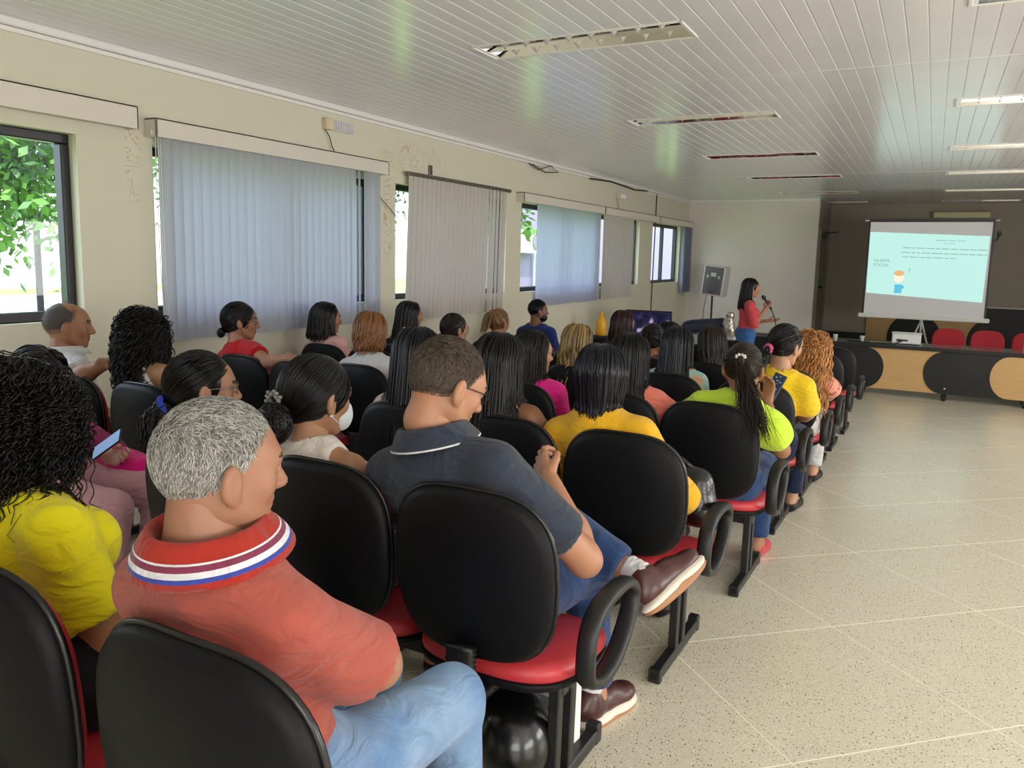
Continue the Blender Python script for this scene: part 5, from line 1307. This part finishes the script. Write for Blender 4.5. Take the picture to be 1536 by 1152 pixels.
# 6 person turned sideways with a phone
I = person('seated person turned sideways in mauve top and pale pink trousers, holding a phone', -3.06, 1.80, (-3.04, 1.80, .985), 2.9, yaw=-1.42, hy=.0, hp=.3, skin=(222, 160, 140), top=dict(m=CM('mauve_lace', (150, 48, 100), .8, noise=(160, .3)), sleeve=1.3, neck='crew', o=.012), bottom=CM('pale_pink_twill', (214, 164, 178), .85, noise=(9, .08)),
    hair=dict(k='long', m=HM_black(), n=160, z=-.2), arms={1: dict(e=(.20, .10, .62), w=(.06, .17, .60), hand=None), -1: dict(e=(-.2, .10, .62), w=(-.09, .20, .625), hand=dict(fd=(.25, .9, .1), th=(-.7, .15, .6), curl=.55, tc=.8))}, legs={1: dict(k=(.13, .44, .50)), -1: dict(k=(-.10, .45, .52))}, seed=12)
bench([-3.02], 1.80, 'single seat under the person turned sideways with the phone', GB, arms=())
def phone(loc, rot, lab, m):
    o = empty('phone', loc, rot, label=lab, cat='phone'); mb = MB(); mb.box(-.036, .036, -.075, .075, -.0045, .0045, .004); mb.build('case', M_dark, o)
    mb = MB(); mb.box(-.033, .033, -.071, .071, .0045, .0052, .0003); mb.build('screen', m, o); return o
scrm = lambda n, c, e: emis(n, c, e)
phone((-2.815, 1.895, .618), (.75, .55, -.75), 'phone with a pale blue screen held in the sideways person\'s hand', emis('pale_blue_screen', (120, 150, 186), .7))
F = SDF(); F.rc((-.10, 0, 0), (.12, .0, -.03), .05, .045, k=.03); F.el((0, 0, -.02), (.15, .07, .05), k=.04); V, Q = F.mesh(.012, folds(.005, 5)); link('pink_bag', mesh_np('pink_bag', V, Q, mats=[CM('hot_pink_fabric', (230, 10, 132), .7)]), None, (-2.86, 2.00, .53), label='hot pink bundle on the lap of the sideways person', cat='bag')
# 7 man in white polo with his arm along the next chair
I = person('balding man in a white polo, arm stretched along next chair', -3.72, 2.42, (-3.80, 2.37, 1.115), 3.7, hy=-.62, female=False, skin=(178, 120, 86), g=1.05, sw=.17, top=dict(m=c_white, sleeve=.75, neck='polo', o=.012, loose=.012, hem=-.06), bottom=(48, 50, 60), hair=dict(k='short', m=HM_shaved(), n=2600, ln=.008, rad=.0009, o=.001, recede=.045, d=dict(recede=.04)), ty=-.25,
    arms={1: dict(e=(.17, -.22, .855), w=(.345, -.17, .945), hand=dict(fd=(.8, .5, -.1), th=(-.2, .5, .7), curl=.9)), -1: dict(e=(-.2, .05, .68))}, seed=13)
collar(I, [c_white], w=.04)
# 8 woman with black curls and white tank
person('woman with shoulder-length black curls and white tank top', -3.10, 2.44, (-3.21, 2.37, 1.118), 3.5, hy=-.15, skin=(196, 146, 104), g=.95, top=dict(m=c_white, sleeve=0, strap=.7, neck='scoop', o=.010), hair=dict(k='curl', m=HM_black(), n=700, z=-.23, vol=.025, d=dict(vol=.028, coil=.010, turns=7, rad=.0019, m=44)), seed=14)
bench([-3.05, -3.57], 2.47, 'short bench by the window under the man in white polo', GB, arms=())
# 9 woman in red, arm over the empty chair
I = person('woman in a red blouse and glasses, arm over the empty chair', -3.78, 3.62, (-3.90, 3.57, 1.055), 5.0, hy=-.72, skin=(196, 138, 104), g=1.1, ty=-.15, top=dict(m=CM('scarlet_crepe', (206, 22, 34), .7), sleeve=.5, neck='crew', o=.012, loose=.012), hair=dict(k='bun', m=HM_black(), n=420, tie=(0, -.10, -.07), r=.032, nb=40, rad=.003), arms={1: dict(e=(.24, -.20, .86), w=(.47, -.23, .90), hand=dict(fd=(1, .1, -.5), th=(0, .7, .3), curl=.5))}, seed=15)
glasses(I)
bench([-3.27, -3.74], 3.66, 'bench under the woman in red, with one empty seat beside her', GB, arms=())
# 10 floral long hair
c_flor = CM('floral_print', (232, 226, 214), .8, noise=(34, .5), rgb2=(206, 92, 52))
I = person('woman with waist-length blue-black hair behind the man in slate polo', -1.86, 2.72, (-1.895, 2.70, 1.078), 3.3, hy=.0, skin=skinB, top=dict(m=c_flor, sleeve=.5, neck='crew', o=.012), hair=dict(k='long', m=HM_blueblack(), n=1000, z=-.46, d=dict(rad=.0030, spread=.13, backy=-.05, az=2.0)), seed=16)
clip_(I, (-.03, -.045, .118), .012, 6, mat('gold_clip', (206, 170, 120), .3, metal=.6))
# 11 pink sleeveless
person('woman with long black hair in a sleeveless salmon top', -1.44, 2.74, (-1.50, 2.70, 1.080), 3.1, hy=-.05, skin=(152, 98, 62), g=1.0, top=dict(m=CM('salmon_crepe', (232, 132, 126), .75), sleeve=0, strap=.92, neck='crew', o=.012), hair=dict(k='long', m=HM_black(), n=900, z=-.36, d=dict(rad=.0029, spread=.12, backy=-.04)), arms={1: dict(e=(.235, .03, .66), g=1.1)}, seed=17)
# 12 mustard sweater
person('woman with a smooth black bob in a mustard yellow sweater', -1.02, 2.74, (-1.07, 2.72, 1.064), 2.9, hy=.15, skin=skinB, g=1.12, sw=.16, top=dict(m=CM('mustard_rib_knit', (244, 186, 38), .9, noise=(12, .06), bump=(240, .5)), sleeve=1.9, neck='crew', o=.016, loose=.012, hem=-.16), bottom=CM('black_faux_leather', (22, 22, 24), .35), hair=dict(k='long', m=HM_blueblack(), n=1000, z=-.15, o=.012, d=dict(rad=.0029, spread=.085, zvar=.009, az=2.1, flare=-.22, backy=.03)), seed=18, fold=.005, arms={1: dict(e=(.25, .06, .62), w=(.10, .30, .60))})
# handbag
hb = empty('handbag', (-.86, 2.99, fz(2.98)+.60), (0, 0, -.25), label='black leather handbag on lap of the woman in mustard sweater', cat='handbag')
M_leath = mat('black_bag_leather', (18, 18, 19), .28, .6, bump=(30, .35))
F = SDF(); F.rc((-.12, 0, .05), (.12, 0, .05), .06, .06, k=.03); F.rc((-.13, 0, -.04), (.13, 0, -.05), .075, .075, k=.06); V, Q = F.mesh(.009, folds(.005, 8)); link('bag_body', mesh_np('bag_body', V, Q, mats=[M_leath]), hb)
mb = MB(); mb.tube([(-.10+.022*math.cos(a), -.055, .075+.022*math.sin(a)) for a in np.linspace(0, 6.283, 13)], .004, 6, caps=False); mb.build('brass_ring', mat('brass', (196, 160, 110), .25, metal=1), hb)
mb = MB(); mb.tube([(-.10, -.05, .09), (-.11, -.03, .13), (-.04, 0, .15), (.05, 0, .13), (.1, .0, .10)], .010, 7); mb.build('handle', M_leath, hb)
# 13.. lime blouse
c_lime = CM('lime_green_crepe', (206, 240, 66), .75)
I = person('woman in a lime green blouse with a clipped ponytail, checking phone', -.82, 3.72, (-.762, 3.80, .997), 3.7, hy=.08, hp=.25, skin=(178, 120, 82), g=1.05, sw=.158, top=dict(m=c_lime, sleeve=.55, puff=True, neck='crew', o=.014, loose=.02, hem=-.16), bottom=denim, hair=dict(k='tail', m=HM_brown(), n=700, tie=(.0, -.115, .03), rad=.0024, o=.008, t=dict(ln=.40, width=.036, n=300, out=.03, wave=.006, rad=.0019, down=(.30, -.12, -1), stray=.02)), arms={1: dict(e=(.255, .06, .66), w=(.15, .20, .86), hand=dict(fd=(.0, .3, 1), th=(-.8, .4, 0), curl=.7)), -1: dict(e=(-.28, .05, .64))}, shoes=CM('red_flat_shoe', (196, 52, 62), .5), seed=19, fold=.006)
clip_(I, (.0, -.133, .04), .016, 14, mat('crystal_clip', (214, 212, 206), .12, metal=.5))
def pscreen():
    m = bpy.data.materials.new('phone_app_screen'); m.use_nodes = True; nt = m.node_tree; b = nt.nodes['Principled BSDF']; N = nt.nodes.new
    tc = N('ShaderNodeTexCoord'); v = N('ShaderNodeTexVoronoi'); v.inputs['Scale'].default_value = 60; nt.links.new(tc.outputs['Object'], v.inputs['Vector'])
    r = N('ShaderNodeValToRGB'); e = r.color_ramp.elements; e[0].color = (.5, .6, .7, 1); e[1].color = (.01, .03, .06, 1); e[0].position = .12; e[1].position = .3
    nt.links.new(v.outputs['Distance'], r.inputs[0]); nt.links.new(r.outputs[0], b.inputs['Emission Color']); b.inputs['Emission Strength'].default_value = .5; b.inputs['Base Color'].default_value = (.01, .01, .012, 1); return m
phone((-.648, 3.99, .772), (1.15, .25, -.45), 'phone with a dark app screen held by woman in lime blouse', pscreen())
# 14 peach
person('woman with long straight dark hair in a peach puff-sleeve blouse', -1.27, 3.72, (-1.305, 3.70, 1.016), 3.9, hy=.0, skin=skinA, top=dict(m=CM('peach_crepe', (244, 136, 116), .75), sleeve=.5, puff=True, neck='crew', o=.012), hair=dict(k='long', m=HM_black(), n=700, z=-.30, d=dict(rad=.0032, backy=-.02)), arms={1: dict(e=(.235, .04, .64), g=1.05)}, seed=20)
# 15 hot pink
I = person('woman in a hot pink top with glasses and a dark bob', -1.82, 3.72, (-1.86, 3.71, .995), 4.2, hy=-.6, skin=skinB, top=dict(m=CM('fuchsia_crepe', (240, 38, 146), .75), sleeve=1.1, neck='crew', o=.014, loose=.016), hair=dict(k='long', m=HM_black(), n=600, z=-.17, d=dict(rad=.0034, zvar=.012)), seed=21)
glasses(I)
# 16 auburn hair white shirt
person('woman with short reddish-brown hair in a plain white tee', -2.92, 3.76, (-2.955, 3.72, 1.033), 4.7, hy=.25, skin=skinB, g=1.1, sw=.158, top=dict(m=c_white, sleeve=.6, neck='crew', o=.013, loose=.014), hair=dict(k='long', m=HM_auburn(), n=380, z=-.085, o=.015, d=dict(rad=.0046, zvar=.014, flare=-.25, wave=.006, thmax=1.5)), seed=22)
# 17 bob by the blind
person('woman with a dark bob and pale pink top by the grey blind', -4.02, 4.66, (-4.09, 4.60, 1.0), 6.0, hy=-.5, skin=skinA, top=dict(m=CM('blush_cotton', (236, 178, 178)), sleeve=.5, neck='crew'), hair=dict(k='long', m=HM_black(), n=260, z=-.15, d=dict(rad=.0055, zvar=.01)), seed=23)
bench([-3.55, -4.0], 4.70, 'bench by the wall under the woman with the dark bob', GB, arms=())
# 18 bright yellow blouse
I = person('woman in a bright yellow blouse with a pink hair tie', -.80, 4.80, (-.715, 4.76, 1.028), 4.5, hy=-.55, hr=.1, hp=.1, skin=skinB, top=dict(m=CM('sunflower_yellow_crepe', (246, 206, 32), .75), sleeve=.8, neck='crew', o=.013, loose=.018, flare=.02), bottom=denim_d, hair=dict(k='tail', m=HM_black(), n=420, tie=(-.01, -.118, -.03), rad=.0032, o=.009, t=dict(ln=.26, width=.034, n=90, out=.025)), arms={1: dict(e=(.215, .05, .70), w=(.12, .3, .62))}, seed=24)
mb = MB(); mb.tube([I['hd'](-.01+.024*math.cos(a), -.128, -.032+.022*math.sin(a)) for a in np.linspace(0, 6.283, 13)], .011, 7, caps=False); mb.build('pink_hair_tie', CM('pink_scrunchie', (232, 96, 150)), I['root'])
# 19 floral straight hair
person('woman with straight shoulder-length hair and a floral off-shoulder top', -1.36, 4.80, (-1.372, 4.76, .976), 4.9, hy=.0, skin=(222, 160, 118), g=1.05, top=dict(m=CM('tropical_print', (238, 150, 82), .8, noise=(11, .5), rgb2=(120, 206, 206)), sleeve=.35, neck='scoop', o=.013), hair=dict(k='long', m=HM_blueblack(), n=340, z=-.235, d=dict(rad=.0048, zvar=.008, spread=.11)), seed=25)
# 20 blond highlights
person('woman with honey-highlighted wavy hair left of the smooth black bob', -2.0, 4.78, (-2.04, 4.74, .948), 5.2, hy=-.3, skin=skinB, top=dict(m=CM('grey_jersey', (110, 104, 108)), sleeve=.6, neck='crew'), hair=dict(k='long', m=HM_high(), n=360, z=-.27, d=dict(rad=.0050, spread=.15, wave=.012, zvar=.03)), seed=26)
# 21 low ponytail with glasses by the wall
I = person('woman with a low brown ponytail and round glasses near the wall', -3.2, 5.12, (-3.24, 5.1, .935), 6.0, hy=-.5, skin=skinB, top=dict(m=CM('dusty_rose', (196, 140, 140)), sleeve=.5), hair=dict(k='tail', m=HM_brown(), n=300, tie=(0, -.118, -.035), rad=.004, t=dict(ln=.15, width=.03, n=50, out=.02)), seed=27); glasses(I, r=.019)
bench([-2.75, -3.2, -3.66], 5.16, 'bench under the woman with the low brown ponytail', GB, arms=())
# 22 black hair by the window gap
person('woman with long black hair sitting below the narrow window gap', -3.95, 5.60, (-3.985, 5.55, .975), 6.8, hy=-.55, skin=skinA, top=dict(m=CM('lilac_cotton', (150, 120, 140)), sleeve=.5), hair=dict(k='long', m=HM_black(), n=240, z=-.22, d=dict(rad=.006, backy=-.04)), seed=28)
bench([-4.0], 5.64, 'end seat at the wall under the woman below the window gap', GB, arms=())
# 23 ginger curls
person('woman with very long ginger curls and a pale pink sleeve', -.79, 5.76, (-.70, 5.74, .922), 5.4, hy=-.35, skin=(224, 158, 126), top=dict(m=CM('rose_pink_crepe', (240, 156, 132), .75), sleeve=.7, neck='crew', o=.013, loose=.016), bottom=(226, 226, 226), hair=dict(k='curl', m=HM_ginger(), n=340, z=-.40, vol=.035, d=dict(vol=.045, coil=.010, turns=9, rad=.0034, m=46)), arms={1: dict(e=(.25, .06, .74), w=(.12, .28, .62))}, seed=29)
# 24 green top
person('woman with a dark bob in a green racerback top', -1.37, 5.76, (-1.402, 5.72, .905), 5.7, hy=-.1, hr=-.15, skin=(214, 146, 92), g=1.05, top=dict(m=CM('emerald_jersey', (30, 146, 84)), sleeve=0, strap=.55, neck='low'), hair=dict(k='long', m=HM_brown(), n=300, z=-.20, d=dict(rad=.0055, spread=.12, wave=.006)), seed=30)
# 25 small bun
person('person with close-combed dark hair behind the floral top woman', -1.80, 5.76, (-1.835, 5.74, .892), 6.0, hy=-.3, hp=.15, skin=(178, 112, 80), top=dict(m=CM('plum_brown_jersey', (104, 72, 76)), sleeve=.5, neck='crew'), hair=dict(k='bun', m=HM_black(), n=260, tie=(0, -.118, .03), r=.022, nb=24, rad=.004), seed=31)
# 26 high ponytail
person('woman with a high light-brown ponytail before the ecru blind', -3.42, 6.24, (-3.45, 6.2, .90), 7.2, hy=-.25, hp=.1, skin=(214, 160, 124), top=dict(m=CM('taupe_strap_top', (120, 92, 84)), sleeve=.3), hair=dict(k='tail', m=hair_mat('light_brown_hair', (88, 60, 36), (150, 112, 70)), n=240, tie=(0, -.09, .105), rad=.005, t=dict(ln=.23, width=.034, n=60, out=.045, rad=.004)), seed=32)
bench([-3.0, -3.44], 6.28, 'bench by the wall under the woman with the high ponytail', GB, arms=())
# 27 black hair peeping behind
person('person whose black crown shows above the floral top woman', -1.98, 6.76, (-2.02, 6.74, .838), 6.9, hy=0, skin=skinA, top=dict(m=CM('charcoal_jersey', (58, 58, 64)), sleeve=.5), hair=dict(k='long', m=HM_black(), n=180, z=-.2, d=dict(rad=.006)), seed=33)
# 28 wine-red hair
person('woman with long wine-dark hair in front of the dark monitor', -2.44, 6.78, (-2.46, 6.75, .912), 7.1, hy=-.5, skin=skinA, top=dict(m=CM('black_jersey', (28, 26, 30)), sleeve=.6), hair=dict(k='long', m=HM_wine(), n=260, z=-.34, d=dict(rad=.0065, spread=.15, wave=.01)), seed=34)
# 29 bearded man in blue
I = person('bearded man in a royal blue shirt against the window wall', -3.74, 7.66, (-3.76, 7.6, .925), 8.4, hy=-.85, female=False, skin=(150, 100, 78), g=1.05, top=dict(m=CM('royal_blue_shirt', (36, 52, 122), .8), sleeve=.8, neck='crew'), hair=dict(k='short', m=HM_black(), n=900, ln=.022, rad=.0028, o=.006), seed=35)
F = SDF(); F.el(I['hd'](0, .036, -.068), (.072, .070, .055), I['Rh']); F.el(I['hd'](0, .04, -.012), (.06, .10, .042), I['Rh'], mode='s', k=.01); F.rc(I['hd'](0, -.05, -.03), I['hd'](0, -.05, -.14), .06, .06, mode='s', k=.01); V, Q = F.mesh(.009); link('beard', mesh_np('beard', V, Q, mats=[HM_black()]), I['root'])
# 30 standing speaker
I = person('standing woman in coral shirt and jeans speaking into a microphone', -2.12, 10.5, (-2.075, 10.48, 1.165), 10.2, yaw=-1.15, hy=0, hp=.05, skin=(196, 138, 104), standing=True, g=.95, hips=(0, 0, .88), top=dict(m=CM('coral_red_shirt', (216, 78, 84), .75), sleeve=1.0, neck='crew', o=.014, loose=.018, hem=.02), bottom=CM('mid_blue_denim', (62, 112, 178), .85, noise=(6, .2)),
    hair=dict(k='long', m=HM_black(), n=240, z=-.26, d=dict(rad=.005, az=1.7)), arms={1: dict(e=(.22, .06, 1.02), w=(.03, .24, 1.22), hand=dict(fd=(-.3, .4, .6), th=(-.6, -.5, .4), curl=1.3, tc=1.0)), -1: dict(e=(-.22, .05, 1.0), w=(-.08, .30, 1.05), hand=dict(fd=(.2, 1, .1), th=(-.8, .2, .3), curl=.25))},
    legs={1: dict(k=(.10, .02, .47), a=(.10, -.02, .09), t=(.12, .14, .03)), -1: dict(k=(-.10, .03, .47), a=(-.10, .02, .09), t=(-.12, .18, .03))}, seed=36)
# microphone in her right hand
wr = I['Mw'] @ Vector(I['Ar'][1][1]); fdw = (I['Mw'].to_3x3() @ Vector((-.3, .4, .6))).normalized(); hc = wr+fdw*.065
mouth = I['Mw'] @ Vector(I['hd'](0, .13, -.06)); ax = (mouth-hc).normalized()
mb = MB(); mb.tube([hc-ax*.08, hc+ax*.09], .014, 10); mb.tube([hc+ax*.09, hc+ax*.10, hc+ax*.125, hc+ax*.15], [.018, .026, .027, .012], 12)
mic = link('microphone', mb.mesh('microphone', mat('dark_blue_microphone', (30, 34, 52), .35)), label='dark microphone held up by the standing woman', cat='microphone')
p0 = hc-ax*.08; mb = MB(); mb.tube([p0, p0+Vector((.05, .02, -.12)), p0+Vector((.10, .1, -.45)), Vector((-1.90, 11.2, -.1)), Vector((-1.86, 11.9, -.44)), Vector((-1.9, 12.3, fz(12.3)+.01))], .006, 6)
link('microphone_cable', mb.mesh('microphone_cable', M_cable), label='cable hanging from the microphone to the floor', cat='cable')
# under the nearest chair: helmet and papers
hl = empty('helmet', (-.93, 1.80, fz(1.8)), (0, 0, .6), label='glossy black motorcycle helmet under the nearest aisle chair', cat='helmet')
F = SDF(); F.el((0, 0, .135), (.115, .14, .13)); F.rc((0, .08, .06), (0, .02, .05), .085, .09, k=.04); F.el((0, 0, -.36), (1, 1, .38), mode='s', k=.01); F.el((0, .15, .15), (.085, .07, .05), mode='s', k=.01); V, Q = F.mesh(.008); link('shell', mesh_np('shell', V, Q, mats=[mat('glossy_black', (10, 10, 11), .28, .5, coat=.3)]), hl)
F = SDF(); F.el((0, .005, .148), (.118, .145, .075)); F.el((0, -.1, .15), (.2, .15, .2), mode='s', k=.005); F.el((0, 0, .136), (.108, .132, .123), mode='s', k=.004); V, Q = F.mesh(.007); link('visor', mesh_np('visor', V, Q, mats=[mat('smoked_visor', (40, 48, 56), .05, .8, coat=1)]), hl)
mb = MB(); mb.lathe([(.03, 0), (.03, .008), (.022, .012), (0, .012)], 6, Matrix.Translation((.114, .02, .10)) @ Matrix.Rotation(math.pi/2, 4, 'Y'), smooth=False); mb.build('pivot_cover', M_dark, hl)
mb = MB(); mb.lathe([(.009, 0), (.009, .006), (0, .008)], 12, Matrix.Translation((.126, .02, .10)) @ Matrix.Rotation(math.pi/2, 4, 'Y')); mb.build('red_screw', mat('red_plastic', (206, 36, 46), .3), hl)
mb = MB(); mb.box(-.11, .11, -.02, .02, 0, .26, .004); mb.m = 1; mb.box(-.112, .112, -.022, -.02, .12, .16, .001)
link('white_box', mb.mesh('white_box', [M_paper, mat('grey_print', (150, 150, 152), .6)]), None, (-.93, 2.02, fz(2.02)), (0, 0, -.15), label='white cardboard box standing behind the helmet', cat='box')

# ------------------------------------------------------------------ outside the windows
M_grass = mat('sunlit_grass', (140, 176, 84), .9, noise=(3, .35)); M_pave = mat('pale_paving', (206, 200, 190), .9)
mb = MB(); mb.add([(-80, -40, -.25), (XW-.16, -40, -.25), (XW-.16, 80, -.25), (-80, 80, -.25)], [(0, 1, 2, 3)]); mb.build('ground_outside', M_grass, kind='structure', label='sunlit lawn outside the windows')
mb = MB(); mb.box(-26, -16, 2, 24, -.25, -.2, .01); mb.build('path_outside', M_pave, kind='structure', label='pale paved yard beyond the lawn')
M_lil = mat('lilac_render', (128, 118, 142), .9)
bd = empty('neighbour_building', (-9, 16.3, -.25), label='pale lilac building seen through the far windows', cat='building')
mb = MB(); mb.box(-2.5, 0, 0, 24, 0, 5.5, .02); mb.build('wall', M_lil, bd)
mb = MB(); mb.box(-2.8, .3, -.3, 24.3, 5.5, 5.7, .03); mb.build('roof_edge', M_farwall, bd)
mb = MB(); mb.box(0, .03, 0, 24, .0, .5, .01); mb.build('plinth', M_spk, bd)
acu = empty('outdoor_unit', (-8.99, 17.3, 1.75), label='white air conditioner unit on the lilac building outside', cat='air conditioner')
mb = MB(); mb.box(0, .3, -.4, .4, -.28, .28, .02); mb.build('case', M_white, acu); mb = MB(); mb.lathe([(.2, 0), (.21, .01), (.19, .015), (.0, .005)], 20, Matrix.Translation((.3, .1, 0)) @ Matrix.Rotation(math.pi/2, 4, 'Y')); mb.build('fan_grille', M_spk, acu)
mb = MB(); mb.tube([(.1, .45, 0), (.06, .5, -.4), (.06, .5, -1.9)], .03, 6); mb.build('pipe', M_white, acu)
pw = empty('boundary_wall', (-30, -20, -.25), label='white boundary wall beyond the yard', cat='wall')
mb = MB(); mb.box(-.1, .1, 0, 70, 0, 2.6, .01); mb.build('wall_face', M_white, pw); mb = MB(); mb.box(-.16, .16, 0, 70, 2.6, 2.7, .02); mb.build('coping', M_farwall, pw)
M_post = mat('grey_fence_post', (52, 52, 56), .6)
mbp_ = MB(); mbp_.tube([(0, 0, 0), (0, 0, 4.0)], .075, 8); mbp_.lathe([(.09, 0), (.09, .06), (.06, .08)], 8); ME_fp = mbp_.mesh('fence_post', M_post)
for i in range(7): link('fence_post', ME_fp, None, (-18.0, 6.6+i*1.35, -.2), label='thin grey fence post outside, %s from the left in the window view' % words[i], cat='post', group='fence posts outside the left window')
M_leaf = mat('sunlit_leaf', (112, 158, 62), .6, noise=(.9, .6), rgb2=(52, 78, 66)); M_bark = mat('grey_bark', (116, 100, 86), .9, bump=(20, .5))
def tree(x, y, h, r, n, lab, seed):
    g = np.random.default_rng(seed); o = empty('tree', (x, y, -.25), label=lab, cat='tree')
    mb = MB(); mb.tube([(0, 0, 0), (.05, .05, h*.3), (0, .1, h*.55), (.1, 0, h*.85)], [.16, .13, .10, .04], 9)
    for a in (0.3, 1.7, 3.0, 4.4, 5.4): mb.tube([(0, .05, h*.42), (r*.4*math.cos(a), r*.4*math.sin(a), h*.62), (r*.75*math.cos(a), r*.75*math.sin(a), h*.75)], [.07, .05, .02], 6)
    mb.build('trunk', M_bark, o)
    c = g.normal(size=(60, 3)); c /= np.linalg.norm(c, axis=1, keepdims=True); c *= g.uniform(.3, 1, (60, 1))**.5*np.array([r, r, h*.36]); c += [0, 0, h*.68]
    ctr = c[g.integers(0, 60, n)]+g.normal(size=(n, 3))*r*.20; a = g.normal(size=(n, 3)); a /= np.linalg.norm(a, axis=1, keepdims=True); b = np.cross(a, g.normal(size=(n, 3))); b /= np.linalg.norm(b, axis=1, keepdims=True)
    s = g.uniform(.06, .13, (n, 1)); V = np.stack([ctr-a*s, ctr-b*s*.5, ctr+a*s, ctr+b*s*.5], 1).reshape(-1, 3); Q = np.arange(4*n).reshape(-1, 4)
    lv = link('leaves', mesh_np('leaves', V, Q, mats=[M_leaf], smooth=False), o); lv['kind'] = 'stuff'
tree(-14.5, 7.2, 7.2, 3.1, 26000, 'leafy green tree shading the left window view', 1)
tree(-16.9, 20.5, 7, 1.5, 6000, 'leafy tree seen through the slit beside the ecru blind', 2)
tree(-21, 13.5, 7.5, 2.8, 6000, 'further leafy tree beyond the lawn', 3)
tree(-7.2, 13.2, 6.2, 1.0, 3000, 'narrow tree at the corner of the lilac building', 4)
F_ = None
